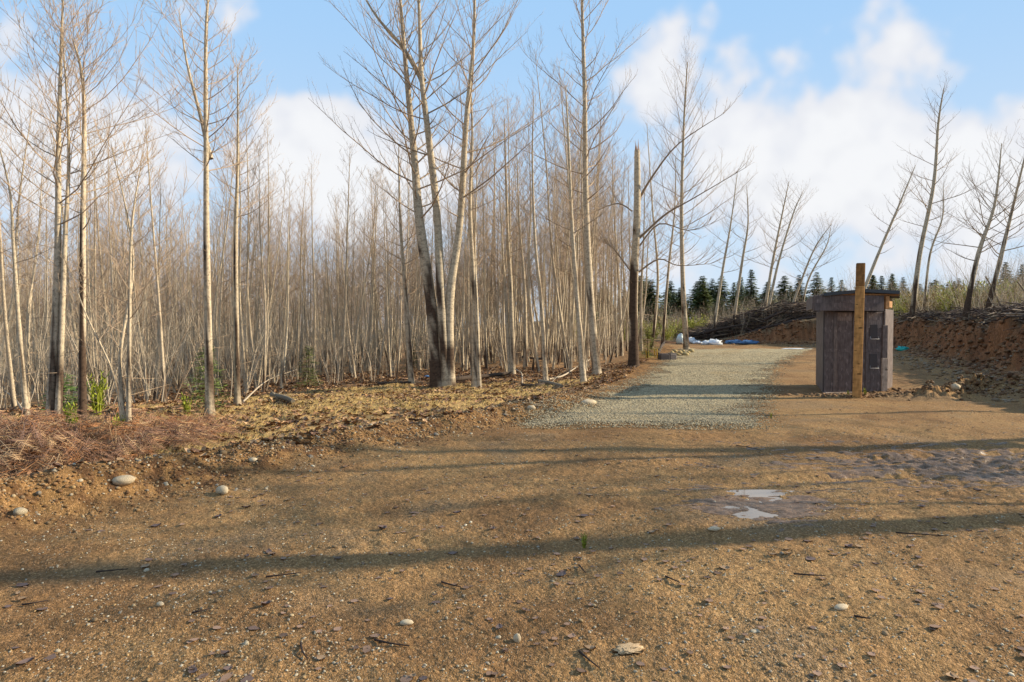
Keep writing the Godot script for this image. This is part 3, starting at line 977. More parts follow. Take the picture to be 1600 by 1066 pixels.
func make_woods():
	make_protos()
	var taken := []
	var count := 0
	var tries := 0
	while count < 270 and tries < 20000:
		tries += 1
		var d := 10.0 + 36.0 * pow(rng.randf(), 0.8)
		var x := rng.randf_range(-0.8, 0.45) * d
		if x > 14.0: continue
		var f := piece(FRONT, x)
		if d < f + 1.5 + rng.randf() * 4.0: continue
		if (piece(EDGE, d) - x) < 2.2: continue
		var p := Vector2(x, d)
		var ok := true
		for q in taken:
			if p.distance_squared_to(q) < (0.55 if d > 20 else 1.2): ok = false; break
		if not ok: continue
		taken.append(p)
		var pr = protos[rng.randi() % protos.size()]
		var o := thing("woodland_tree", Vector3(x, hgt(x, -d), -d), rng.randf() * TAU)
		var s := rng.randf_range(0.7, 1.1) * lerpf(1.0, 1.45, smoothstep(-3.0, 3.0, x))
		o.scale = Vector3(s * rng.randf_range(0.85, 1.15), s, s * rng.randf_range(0.85, 1.15))
		o.rotation.x = rng.randf_range(-0.06, 0.06)
		o.rotation.z = rng.randf_range(-0.09, 0.09)
		put("trunk", pr[0], o)
		put("crown", pr[1], o)
		tag(o, "slender pale-barked bare tree crowded among the woods", "tree", "slender trees of the woods")
		count += 1
	# taller ones where the wood comes up to the drive
	for i in 30:
		var d := rng.randf_range(24.0, 47.0)
		var x := (rng.randf_range(720, 1055) - 800.0) / FOC * d
		if piece(EDGE, d) - x < 1.0: continue
		var pr = protos[rng.randi() % protos.size()]
		var o := thing("tall_tree", Vector3(x, hgt(x, -d), -d), rng.randf() * TAU)
		var s := rng.randf_range(1.25, 1.7) * lerpf(0.85, 1.15, (d - 24.0) / 23.0)
		o.scale = Vector3(s * 1.1, s, s * 1.1)
		o.rotation.z = rng.randf_range(-0.08, 0.08)
		put("trunk", pr[0], o)
		put("crown", pr[1], o)
		tag(o, "taller slim bare tree where the woods come up to the drive", "tree", "taller trees beside the drive")
	# the deeper wood, one mass
	var lists := []
	for i in protos.size(): lists.append([])
	for i in 2100:
		var d := 30.0 + 110.0 * pow(rng.randf(), 1.3)
		var x := rng.randf_range(-0.95, 0.25) * d
		if d < piece(FRONT, x) + 3.0 or (piece(EDGE, d) - x) < 3.0: continue
		if d < 46.0 and rng.randf() < 0.35: continue
		if d > 60.0 and x > 2.0 and rng.randf() < 0.5: continue
		var s := rng.randf_range(0.75, 1.15)
		lists[rng.randi() % protos.size()].append(Transform3D(Basis(Vector3.UP, rng.randf() * TAU).scaled(Vector3(s, s * rng.randf_range(0.9, 1.1), s)) * Basis(Vector3.RIGHT, rng.randf_range(-0.07, 0.07)), Vector3(x, hgt(x, -d), -d)))
	var root := thing("deep_woods", Vector3.ZERO)
	tag(root, "dense far mass of bare pale trunks and brown twigs", "woods", "", "stuff")
	for i in protos.size():
		scatter("trunks", protos[i][0], lists[i], [], "", "", root)
		scatter("twigs", protos[i][1], lists[i], [], "", "", root)
	# thin brushwood between the trunks
	var br := thing("brushwood", Vector3.ZERO)
	tag(br, "thin bare saplings and brush filling the woods between trunks", "brush", "", "stuff")
	for v in 5:
		var g := Geo.new()
		for k in 5:
			var a := rng.randf() * TAU
			limb(g, Vector3(cos(a), -0.5, sin(a)) * 0.25, Vector3(cos(a) * 0.25, 1, sin(a) * 0.25).normalized(), rng.randf_range(1.6, 4.2), 0.014, 0.3, 0.5, 0, sh(PALE.lerp(TWIG, rng.randf()), rng.randf_range(0.6, 1.0)))
		var xf := []
		for i in 130:
			var d := 11.0 + 60.0 * pow(rng.randf(), 1.2)
			var x := rng.randf_range(-0.85, 0.35) * d
			if d < piece(FRONT, x) + 3.0 or (piece(EDGE, d) - x) < 2.5: continue
			var s := rng.randf_range(0.6, 1.2)
			xf.append(Transform3D(Basis(Vector3.UP, rng.randf() * TAU).scaled(Vector3(s, s, s)), Vector3(x, hgt(x, -d), -d)))
		scatter("saplings", g.mesh(M.twig), xf, [], "", "", br)
		var xf2 := []
		for i in 170:
			var d := rng.randf_range(26.0, 95.0)
			var x := rng.randf_range(0.15, 1.0) * d
			var bk := bank_at(Vector2(x, d))
			if bk.x < 1.5: continue
			var s := rng.randf_range(0.5, 1.1)
			xf2.append(Transform3D(Basis(Vector3.UP, rng.randf() * TAU).scaled(Vector3(s, s, s)), Vector3(x, hgt(x, -d), -d)))
		scatter("saplings", g.mesh(M.twig), xf2, [], "", "", br)
	# trees out of the frame, up the bank: they throw the long shadows across the dirt
	for e in [[15.5, 8.35, 1.25, 4], [18.5, 10.2, 1.2, 5], [11.5, 5.9, 0.6, 7], [20.0, 13.0, 1.2, 9], [19.0, 10.9, 0.9, 3]]:
		var o := thing("bankside_tree", Vector3(e[0], hgt(e[0], -e[1]), -e[1]), e[3] * 1.7)
		o.scale = Vector3(3.4, 1.2, 3.4) * e[2]
		put("trunk", protos[e[3]][0], o)
		put("crown", protos[e[3]][1], o)
		tag(o, "bare tree up on the bank whose shadow crosses the dirt", "tree", "trees on the near bank")

# ---------------------------------------------------------------- evergreens and bushes
func conifer_geo(h: float, w: float, col: Color, dens := 1.0) -> Geo:
	var g := Geo.new()
	var whorls := int(h * (3.4 if h > 4.0 else 9.0) * dens) + 6
	for i in whorls:
		var t := float(i) / whorls
		var y := h * (0.08 + 0.92 * t)
		var l := w * pow(1.0 - t, 0.85) + 0.08
		var m := 9
		for k in m:
			var a := TAU * (k + rng.randf()) / m
			var ll := l * rng.randf_range(0.65, 1.15)
			var d := Vector3(cos(a), rng.randf_range(-0.25, 0.1), sin(a))
			var p0 := Vector3(0, y + rng.randf_range(-0.1, 0.1), 0)
			var n := int(clampf(ll * 9, 3, 11))
			for q in n:
				var u := (q + 0.5) / n
				var p := p0 + d * ll * u + Vector3(0, -0.12 * u * u * ll, 0)
				var sd := d.cross(Vector3.UP).normalized()
				var c := sh(col, rng.randf_range(0.65, 1.35))
				for s in [-1.0, 1.0]:
					var e: Vector3 = p + (d * 0.7 + sd * s * rng.randf_range(0.5, 1.0) + Vector3(0, rng.randf_range(-0.2, 0.25), 0)) * (0.14 + 0.22 * ll * (1.0 - u * 0.6)) * 0.8
					leaf_tri(g, p, e, (0.12 + 0.03 * ll if h > 4.0 else 0.014), c)
	return g

func leaf_tri(g: Geo, a: Vector3, b: Vector3, w: float, c: Color):
	var d := (b - a).normalized()
	var s := d.cross(Vector3(rng.randf_range(-0.4, 0.4), 1, rng.randf_range(-0.4, 0.4))).normalized() * w
	var nn := s.cross(d).normalized()
	if nn.y < 0: nn = -nn
	var k := g.v.size()
	var mid := a.lerp(b, 0.45)
	for p in [a, mid + s, b, mid - s]:
		g.v.append(p); g.n.append(nn); g.t.append(Vector2.ZERO); g.c.append(c)
	if (mid + s - a).cross(b - a).dot(nn) < 0: g.ix.append_array(PackedInt32Array([k, k + 1, k + 2, k, k + 2, k + 3]))
	else: g.ix.append_array(PackedInt32Array([k, k + 2, k + 1, k, k + 3, k + 2]))

var fir_kinds := []

func far_fir(at: Vector3, h: float, w: float, label: String, group: String):
	# a fir of the skyline: one of six shapes, stretched to its own height and width
	if fir_kinds.is_empty():
		for i in 6:
			var g := Geo.new()
			tube(g, [Vector3(0, -0.1, 0), Vector3(0, 4.8, 0), Vector3(0, 7.8, 0)], [0.14, 0.08, 0.01], 6, Color(0.12, 0.085, 0.06))
			fir_kinds.append([g.mesh(M.bark), conifer_geo(8.0, rng.randf_range(1.7, 2.6), sh(Color(0.15, 0.175, 0.08), rng.randf_range(0.8, 1.4))).mesh(M.green)])
	var kind: Array = fir_kinds[rng.randi() % 6]
	var o := thing("fir_tree", at, rng.randf() * TAU)
	o.scale = Vector3(w / 2.1, h / 8.0, w / 2.1 * rng.randf_range(0.85, 1.2))
	o.rotation.z = rng.randf_range(-0.03, 0.03)
	tag(o, label, "tree", group)
	put("trunk", kind[0], o)
	put("crown", kind[1], o)

func conifer(at: Vector3, h: float, w: float, col: Color, label: String, group := ""):
	var o := thing("fir_tree", at)
	tag(o, label, "tree", group)
	var g := Geo.new()
	tube(g, [Vector3(0, -0.1, 0), Vector3(0, h * 0.6, 0), Vector3(0, h * 0.98, 0)], [h * 0.018, h * 0.01, 0.008], 6, Color(0.12, 0.085, 0.06))
	put("trunk", g.mesh(M.bark), o)
	put("crown", conifer_geo(h, w, col).mesh(M.green), o)

func bush_geo(h: float, n: int, spread: float, col: Color) -> Geo:
	# broom: many upright green switches
	var g := Geo.new()
	for i in n:
		var a := rng.randf() * TAU
		var r0 := sqrt(rng.randf()) * spread * 0.4
		var b := Vector3(cos(a) * r0, -0.03, sin(a) * r0)
		var lean := Vector3(cos(a), 0, sin(a)) * rng.randf_range(0.05, 0.8) * spread
		var hh := h * rng.randf_range(0.45, 1.05)
		var c := sh(col, rng.randf_range(0.6, 1.4))
		var p1 := b + lean * 0.4 + Vector3(0, hh * 0.6, 0)
		tube(g, [b, p1, b + lean + Vector3(0, hh, 0)], [0.012, 0.007, 0.003], 3, c)
		for k in 9:
			var u := rng.randf_range(0.25, 1.0)
			var p := b.lerp(p1, u) if u < 0.6 else p1.lerp(b + lean + Vector3(0, hh, 0), (u - 0.6) / 0.4)
			leaf_tri(g, p, p + Vector3(rng.randf_range(-0.6, 0.6), rng.randf_range(0.3, 1), rng.randf_range(-0.6, 0.6)) * 0.20, 0.022, sh(c, rng.randf_range(0.8, 1.25)))
	return g

func make_background():
	var firs := [[1098, 100, 435, 1.0], [1120, 108, 445, 0.9], [1063, 105, 452, 0.9], [1045, 112, 450, 1.0], [1145, 98, 440, 1.0], [1158, 104, 432, 0.9], [1174, 96, 420, 1.15], [1200, 110, 440, 0.9], [1235, 108, 446, 0.9], [1250, 95, 428, 1.0], [1278, 92, 424, 1.1], [1300, 104, 432, 1.0], [1315, 112, 436, 0.9], [1365, 104, 432, 1.0], [1378, 98, 430, 1.0], [1395, 94, 426, 1.1], [1412, 100, 432, 1.0], [1460, 102, 436, 1.0], [1482, 100, 440, 1.0], [1500, 108, 434, 0.9], [1573, 84, 408, 1.0], [1597, 80, 412, 1.0], [1015, 108, 455, 1.0], [975, 112, 458, 1.0], [1430, 112, 438, 1.0]]
	for i in 60:
		firs.append([rng.randf_range(880, 1640), rng.randf_range(88, 150), rng.randf_range(428, 462), rng.randf_range(0.9, 1.7)])
	for f in firs:
		var d: float = f[1]
		var top := P(f[0], f[2], d)
		var y := hgt(top.x, top.z)
		far_fir(Vector3(top.x, y, top.z), top.y - y, (top.y - y) * 0.24 * f[3] + 0.5, "dark green fir on the skyline beyond the cut bank", "skyline firs")
	conifer(G(322, 640), 1.15, 0.42, Color(0.13, 0.17, 0.04), "small green fir growing at the foot of the high-forking tree")
	conifer(G(100, 662), 0.75, 0.32, Color(0.10, 0.17, 0.04), "low dark green fir sapling between the two big trunks by the bracken")
	conifer(G(482, 606), 1.3, 0.42, Color(0.14, 0.155, 0.05), "small olive green fir at the grass edge among thin leaning trunks")
	conifer(G(646, 575), 1.5, 0.6, Color(0.06, 0.09, 0.03), "dark young fir deep behind the big triple-stemmed tree")
	conifer(G(1012, 560), 1.4, 0.6, Color(0.19, 0.20, 0.04), "bushy yellow-green young fir beside the broken snag")
	var kinds := []
	for i in 4: kinds.append(bush_geo(1.7, 60, 0.9, Color(0.30, 0.30, 0.06)).mesh(M.green))
	for i in 3: kinds.append(bush_geo(1.5, 55, 1.0, Color(0.33, 0.25, 0.13)).mesh(M.green))
	var spots_ := []
	for i in 46:
		var px := rng.randf_range(1080, 1330)
		spots_.append([px, rng.randf_range(57, 78), rng.randi() % 7])
	for i in 34:
		var px := rng.randf_range(1400, 1640)
		var d := (1640.0 - px) / 240.0 * 12.0 + 29.0 + rng.randf() * 14.0
		spots_.append([px, d, rng.randi() % 7])
	for i in 22:
		spots_.append([rng.randf_range(900, 1080), rng.randf_range(50, 75), rng.randi() % 7])
	for s in spots_:
		var p := P(s[0], 500, s[1])
		if (piece(EDGE, -p.z) - p.x) < -2.0 and bank_at(Vector2(p.x, -p.z)).x < 1.2: continue
		var o := put("broom_bush", kinds[s[2]])
		o.position = Vector3(p.x, hgt(p.x, p.z), p.z)
		o.rotation.y = rng.randf() * TAU
		var k := rng.randf_range(0.6, 1.25)
		o.scale = Vector3(k * 1.3, k, k * 1.3)
		if s[2] < 4: tag(o, "yellow-green broom bush growing on the ground above the bank", "bush", "green bushes above the bank")
		else: tag(o, "dry straw-brown bush growing on the ground above the bank", "bush", "brown bushes above the bank")
	for e in [[151, 648, 0.75, "bright green upright broom sprig behind the dark-barked tree"], [112, 690, 0.45, "small green broom sprig among reddish bracken"], [185, 682, 0.3, "tiny green sprig beside the clump of three stems"], [292, 655, 0.4, "low olive tuft on the grass by the forking tree"], [1352, 619, 0.16, "tiny green weed at the foot of the timber post"], [1325, 620, 0.12, "tiny green weed against the shed footing"], [1205, 655, 0.1, "tiny green weed in the dirt beyond the gravel corner"], [913, 857, 0.1, "single fresh green blade tuft on the open dirt"]]:
		var o := put("broom_sprig", bush_geo(1.0, 26, 0.22, Color(0.22, 0.25, 0.03)).mesh(M.green))
		o.position = G(e[0], e[1])
		o.scale = Vector3.ONE * e[2]
		tag(o, e[3], "bush")

# ---------------------------------------------------------------- things lying about
func stone_col() -> Color:
	var k := rng.randf_range(0.75, 1.2)
	var p := [Color(0.42, 0.33, 0.20), Color(0.46, 0.40, 0.29), Color(0.30, 0.27, 0.22), Color(0.40, 0.27, 0.13), Color(0.27, 0.19, 0.11), Color(0.52, 0.47, 0.36)]
	return sh(p[rng.randi() % p.size()], k * 1.45)

func stone_xf(p: Vector3, s: float, sink := 0.3) -> Transform3D:
	var b := Basis.from_euler(Vector3(rng.randf_range(-0.3, 0.3), rng.randf() * TAU, rng.randf_range(-0.3, 0.3))).scaled(Vector3(1, 1, 1) * s)
	return Transform3D(b * Basis.from_scale(Vector3(rng.randf_range(0.8, 1.3), rng.randf_range(0.5, 0.8), rng.randf_range(0.7, 1.0))), p + Vector3(0, s * (0.55 - sink), 0))

func make_stones():
	var meshes := []
	for i in 8: meshes.append(blob(40 + i, 1, 0.42, Vector3.ONE, sh(stone_col(), 0.9)).mesh(M.stone))
	# single stones that the photograph shows
	for e in [[193, 766, 13, "large smooth oval cream stone on the spoil ridge", [1.25, 0.62, 0.9]], [347, 773, 10, "pale angular stone at the foot of the spoil ridge", [1.1, 0.75, 0.8]], [395, 723, 7, "pale stone on the back of the spoil ridge", [1, 0.6, 0.8]], [808, 1004, 8, "upright white pebble lying alone in the dirt", [0.75, 0.95, 0.6]], [1314, 953, 10, "long tan stone lying in the dirt", [1.3, 0.5, 0.7]], [635, 978, 9, "flat cream pebble lying in the dirt", [1.2, 0.5, 0.7]], [250, 947, 6, "small round white pebble by a dark twig", [1, 0.6, 0.8]], [1116, 829, 8, "flat tan stone lying near the puddles", [1.3, 0.45, 0.7]], [1493, 612, 7, "pale round stone on dumped soil by the bank", [1, 0.8, 0.8]], [920, 633, 9, "mossy yellowish boulder at the edge of the gravel", [1.5, 0.6, 0.8]], [830, 640, 6, "white stone among others edging the grass", [1.2, 0.7, 0.8]], [1180, 988, 7, "dull grey leaf-shaped stone flat in the dirt", [1.2, 0.3, 0.8]]]:
		var p := G(e[0], e[1])
		var s: float = e[2] * -p.z / FOC
		var g := blob(100 + int(e[0]), 2, 0.22, Vector3(e[4][0], e[4][1], e[4][2]), sh(Color(0.76, 0.64, 0.45), rng.randf_range(0.9, 1.1)))
		var o := put("stone", g.mesh(M.stone))
		o.position = p + Vector3(0, s * e[4][1] * 0.55, 0)
		o.rotation.y = rng.randf_range(-0.5, 0.5)
		o.scale = Vector3.ONE * s
		tag(o, e[3], "stone")
	# loose stones on the ridge and about the shed
	for i in 95:
		var d := 4.5 + 12.0 * rng.randf()
		var x := piece(EDGE, d) - rng.randf_range(-0.1, 1.2) * (0.6 + rng.randf() * 0.7)
		if i >= 60:
			x = rng.randf_range(6.9, 11.0)
			d = 14.6 + rng.randf() * 1.6
			if x < 9.3: d = 14.9 + rng.randf() * 0.5
		var s := 0.018 + 0.035 * pow(rng.randf(), 2.0)
		var o := put("loose_stone", meshes[i % 8])
		o.transform = stone_xf(Vector3(x, hgt(x, -d), -d), s, 0.42)
		if i < 60: tag(o, "small tan stone half buried in the spoil ridge along the dirt", "stone", "stones in the spoil ridge")
		else: tag(o, "small tan stone lying on loose soil around the shed", "stone", "stones round the shed")
	# grit: pebbles pressed into the dirt, thickest near the ridge
	for v in 4:
		var pm := blob(70 + v, 0, 0.3).mesh(M.stone)
		var xf := []
		var cols := []
		for i in 15000:
			var d := 2.2 + 12.0 * pow(rng.randf(), 1.7)
			var x := rng.randf_range(-0.86, 0.86) * d
			var pn := n1.get_noise_2d(x * 2.5, d * 2.5) + n2.get_noise_2d(x, d) * 0.5
			if (piece(EDGE, d) - x) > 2.5: continue
			if pn < rng.randf_range(-0.6, 0.35): continue
			var s := 0.0028 + 0.007 * pow(rng.randf(), 3.5) + (0.012 * rng.randf() if rng.randf() < 0.012 else 0.0)
			xf.append(stone_xf(Vector3(x, hgt(x, -d), -d), s, 0.35))
			cols.append(stone_col())
		for i in 1000:
			var d := 4.0 + 13.0 * rng.randf()
			var x := piece(EDGE, d) - rng.randfn(0.6, 0.45)
			var s := 0.005 + 0.017 * pow(rng.randf(), 3.0)
			xf.append(stone_xf(Vector3(x, hgt(x, -d), -d), s, 0.3))
			cols.append(stone_col())
		for i in 450:
			var t := rng.randf()
			var k := int(rng.randf_range(1, 6.99))
			var bp: Vector2 = BANK[k].lerp(BANK[k + 1], t)
			var x := bp.x - rng.randf_range(0, 2.2)
			var d := bp.y - rng.randf_range(0, 1.0)
			xf.append(stone_xf(Vector3(x, hgt(x, -d), -d), rng.randf_range(0.015, 0.07)))
			cols.append(sh(stone_col().lerp(Color(0.3, 0.17, 0.09), 0.5), 0.8))
		scatter("grit", pm, xf, cols, "countless small pebbles pressed into the dirt", "pebbles")
	for v in 3:
		var pm := blob(140 + v, 0, 0.6).mesh(M.stone)
		var xf := []
		var cols := []
		for i in 3200:
			var k := int(rng.randf_range(1, 8.99))
			var a: Vector2 = BANK[k]
			var b: Vector2 = BANK[k + 1]
			var nrm := Vector2((b - a).y, -(b - a).x).normalized()
			var bp := a.lerp(b, rng.randf()) + nrm * rng.randf_range(-1.0, 1.1)
			var s := 0.02 + 0.09 * pow(rng.randf(), 2.5)
			xf.append(stone_xf(Vector3(bp.x, hgt(bp.x, -bp.y), -bp.y), s, 0.4))
			cols.append(sh([Color(0.34, 0.18, 0.09), Color(0.24, 0.125, 0.065), Color(0.42, 0.25, 0.13)][rng.randi() % 3], rng.randf_range(0.6, 1.2)))
		for i in 900:
			var x := rng.randfn(10.0, 0.8)
			var d := rng.randfn(15.3, 0.4)
			if i > 500:
				x = rng.randfn(7.9, 0.8)
				d = rng.randfn(15.15, 0.15)
			var s := 0.01 + 0.05 * pow(rng.randf(), 3.0)
			xf.append(stone_xf(Vector3(x, hgt(x, -d), -d), s, 0.4))
			cols.append(sh([Color(0.34, 0.2, 0.10), Color(0.24, 0.14, 0.075), Color(0.42, 0.28, 0.15)][rng.randi() % 3], rng.randf_range(0.6, 1.2)))
		for i in 5000:
			var d := 4.2 + 11.0 * rng.randf()
			var x := piece(EDGE, d) - rng.randfn(0.55, 0.4)
			var s := 0.005 + 0.018 * pow(rng.randf(), 3.0)
			xf.append(stone_xf(Vector3(x, hgt(x, -d), -d), s, 0.4))
			cols.append(sh([Color(0.36, 0.21, 0.10), Color(0.26, 0.15, 0.075), Color(0.46, 0.29, 0.14)][rng.randi() % 3], rng.randf_range(0.6, 1.2)))
		scatter("soil_clods", pm, xf, cols, "loose brown clods of earth on the cut bank and spoil heaps", "soil")
	for v in 3:
		var pm := blob(90 + v, 0, 0.4).mesh(M.stone)
		var xf := []
		var cols := []
		for i in 22000:
			var d := 10.9 + 26.0 * pow(rng.randf(), 1.8)
			var x := lerpf(piece(GL, d) - 0.25, piece(GR, d) + 0.3, rng.randf()) + rng.randfn(0.0, 0.12)
			d = maxf(d + rng.randfn(0.0, 0.4), 10.2)
			var s := rng.randf_range(0.006, 0.016)
			xf.append(stone_xf(Vector3(x, hgt(x, -d) + 0.018, -d), s))
			cols.append(sh(Color(0.56, 0.48, 0.32), rng.randf_range(0.55, 1.3)))
		scatter("gravel", pm, xf, cols, "pale crushed gravel spread loose over the drive", "gravel")

func leaf_geo(seed_: int, curl: float) -> Geo:
	var g := Geo.new()
	var r := RandomNumberGenerator.new()
	r.seed = seed_
	for i in 6:
		var t := i / 5.0
		var w := 0.36 * sin(PI * pow(t, 0.8) * 0.97 + 0.06) * (1.0 + r.randf_range(-0.15, 0.15))
		for j in 5:
			var u := (j - 2) / 2.0
			var y := curl * (u * u * 0.3 + (t - 0.5) * (t - 0.5) * 0.8) + r.randf_range(-0.02, 0.03) + 0.02 * absf(u)
			g.v.append(Vector3(u * w, y, t - 0.5)); g.n.append(Vector3(-u * curl * 0.5, 1, 0).normalized()); g.t.append(Vector2(u, t)); g.c.append(Color.WHITE)
	for i in 5:
		for j in 4:
			var p := i * 5 + j
			g.ix.append_array(PackedInt32Array([p, p + 1, p + 5, p + 1, p + 6, p + 5]))
	return g

func tinted(g: Geo, c: Color) -> Geo:
	for i in g.c.size(): g.c[i] = c
	return g

func make_leaves():
	var wet := []
	for i in 5: wet.append(tinted(leaf_geo(i + 3, 0.05 + 0.14 * i), [Color(0.15, 0.10, 0.075), Color(0.22, 0.145, 0.095), Color(0.115, 0.085, 0.075), Color(0.30, 0.20, 0.12), Color(0.17, 0.12, 0.10)][i]).mesh(M.wetleaf))
	var n := 0
	while n < 110:
		var d := 2.9 + 3.6 * pow(rng.randf(), 1.3)
		var x := rng.randf_range(-0.76, 0.76) * d
		if (piece(EDGE, d) - x) > 0.0: continue
		if n1.get_noise_2d(x * 4.0 + 50.0, d * 4.0) < rng.randf_range(-0.25, 0.45): continue
		var o := put("fallen_leaf", wet[n % 5])
		o.position = Vector3(x, hgt(x, -d) + 0.004, -d)
		o.rotation = Vector3(rng.randf_range(-0.12, 0.12), rng.randf() * TAU, rng.randf_range(-0.12, 0.12))
		o.scale = Vector3(rng.randf_range(0.6, 1.3), rng.randf_range(0.4, 1.1), 1.0) * rng.randf_range(0.025, 0.085)
		tag(o, "dark wet fallen leaf lying flat on the open dirt", "leaf", "wet leaves on the dirt")
		n += 1
	# litter of the woods edge
	for v in 3:
		var g := leaf_geo(50 + v, 0.5).mesh(M.leaf)
		var xf := []
		var cols := []
		for i in 16000:
			var d := 5.0 + 24.0 * pow(rng.randf(), 1.2)
			var s := rng.randf_range(0.5, 16.0)
			var x := piece(EDGE, d) - s
			if x < -0.85 * d: continue
			if n2.get_noise_2d(x * 0.6, d * 0.6) + 0.12 * minf(s, 4.0) < rng.randf_range(-0.3, 0.7): continue
			var k := rng.randf_range(0.05, 0.11)
			xf.append(Transform3D(Basis.from_euler(Vector3(rng.randf_range(-0.6, 0.6), rng.randf() * TAU, rng.randf_range(-0.6, 0.6))).scaled(Vector3(k, k, k)), Vector3(x, hgt(x, -d) + 0.015, -d)))
			var c: Color = [Color(0.30, 0.17, 0.08), Color(0.22, 0.125, 0.07), Color(0.38, 0.25, 0.14), Color(0.17, 0.10, 0.065)][rng.randi() % 4]
			cols.append(sh(c, rng.randf_range(0.8, 1.25)))
		for i in 350:
			var d := 3.0 + 12.0 * rng.randf()
			var x := rng.randf_range(-0.5, 0.85) * d
			if piece(EDGE, d) - x > 0.2: continue
			var k := rng.randf_range(0.03, 0.06)
			xf.append(Transform3D(Basis.from_euler(Vector3(rng.randf_range(-0.2, 0.2), rng.randf() * TAU, rng.randf_range(-0.2, 0.2))).scaled(Vector3(k, k * 0.4, k)), Vector3(x, hgt(x, -d) + 0.006, -d)))
			cols.append(sh(Color(0.20, 0.13, 0.09), rng.randf_range(0.6, 1.5)))
		scatter("leaf_litter", g, xf, cols, "brown dry leaf litter strewn at the woods edge", "leaves")
	# short dry grass of the strip before the woods
	for v in 3:
		var g := Geo.new()
		for k in 16:
			var a := rng.randf() * TAU
			var b := Vector3(cos(a), 0, sin(a)) * rng.randf() * 0.05
			spike(g, b, b + Vector3(rng.randf_range(-0.06, 0.06), rng.randf_range(0.02, 0.08), rng.randf_range(-0.06, 0.06)), 0.0025, Color.WHITE)
		var xf := []
		var cols := []
		for i in 6500:
			var d := 7.0 + 14.0 * rng.randf()
			var s := 1.3 + 9.0 * rng.randf()
			var x := piece(EDGE, d) - s
			if x < -0.8 * d or d > piece(FRONT, x) + 1.0: continue
			if n1.get_noise_2d(x * 1.5, d * 1.5) + n2.get_noise_2d(x + 8, d) * 0.6 < rng.randf_range(-0.3, 0.4): continue
			var k := rng.randf_range(0.6, 1.3)
			xf.append(Transform3D(Basis(Vector3.UP, rng.randf() * TAU).scaled(Vector3(k, k, k)), Vector3(x, hgt(x, -d), -d)))
			cols.append(Color(0.58, 0.40, 0.17).lerp(Color(0.42, 0.32, 0.12), rng.randf() * 0.8))
		scatter("grass", g.mesh(M.plain), xf, cols, "short yellowed grass on the strip before the woods", "grass")
	# dead bracken and bramble
	for v in 4:
		var g := Geo.new()
		for k in 7:
			var a := rng.randf() * TAU
			var l := rng.randf_range(0.3, 0.75)
			var d0 := Vector3(cos(a), 0, sin(a))
			var p1 := d0 * l * 0.4 + Vector3(0, l * rng.randf_range(0.15, 0.5), 0)
			var p2 := d0 * l + Vector3(0, l * rng.randf_range(-0.05, 0.25), 0)
			tube(g, [Vector3.ZERO, p1, p2], [0.005, 0.004, 0.002], 3, Color.WHITE)
			for q in 7:
				var u := 0.3 + q * 0.1
				var p := p1.lerp(p2, u)
				var sd := d0.cross(Vector3.UP)
				for s in [-1.0, 1.0]:
					spike(g, p, p + (sd * s + d0 * 0.5 + Vector3(0, rng.randf_range(-0.6, 0.2), 0)) * l * 0.24 * (1.1 - u), 0.004, sh(Color.WHITE, rng.randf_range(0.7, 1.2)))
		var xf := []
		var cols := []
		for i in 330:
			var x := rng.randfn(-5.9, 1.4)
			var d := rng.randfn(8.3, 1.1)
			var s := (piece(EDGE, d) - x)
			if s < 1.2 or d > 11.5 or d < 5.5: continue
			if x > -4.1: continue
			var k := rng.randf_range(0.45, 0.95)
			xf.append(Transform3D(Basis.from_euler(Vector3(rng.randf_range(-0.3, 0.3), rng.randf() * TAU, rng.randf_range(-0.3, 0.3))).scaled(Vector3(k, k, k)), Vector3(x, hgt(x, -d), -d)))
			cols.append(sh([Color(0.42, 0.20, 0.09), Color(0.33, 0.19, 0.12), Color(0.50, 0.33, 0.18), Color(0.27, 0.16, 0.11)][rng.randi() % 4], rng.randf_range(0.7, 1.2)))
		scatter("dead_bracken", g.mesh(M.plain), xf, cols, "tangle of reddish dead bracken beside the spoil ridge", "bracken")

func stick(pts: Array, r0: float, r1: float, col: Color, called: String, label: String, category: String, group := ""):
	var o := thing(called, pts[0])
	var lp := []
	for p in pts: lp.append(p - pts[0])
	var cv := curve(lp, 10)
	var rad := []
	for i in 11: rad.append(lerpf(r0, r1, i / 10.0) * rng.randf_range(0.92, 1.08))
	var g := Geo.new()
	tube(g, cv, rad, 7, col, 1.0, true)
	put("wood", g.mesh(M.bark), o)
	if r0 > 0.02:
		var g2 := Geo.new()
		for k in 4:
			var i := rng.randi_range(2, 9)
			spike(g2, cv[i], cv[i] + Vector3(rng.randf_range(-1, 1), rng.randf_range(0.0, 0.8), rng.randf_range(-1, 1)) * r0 * 8.0, r0 * 0.25, col)
		put("twigs", g2.mesh(M.twig), o).set_meta("kind", "stuff")
	tag(o, label, category, group)

func on(px: float, py: float, up := 0.0) -> Vector3:
	return G(px, py) + Vector3(0, up, 0)

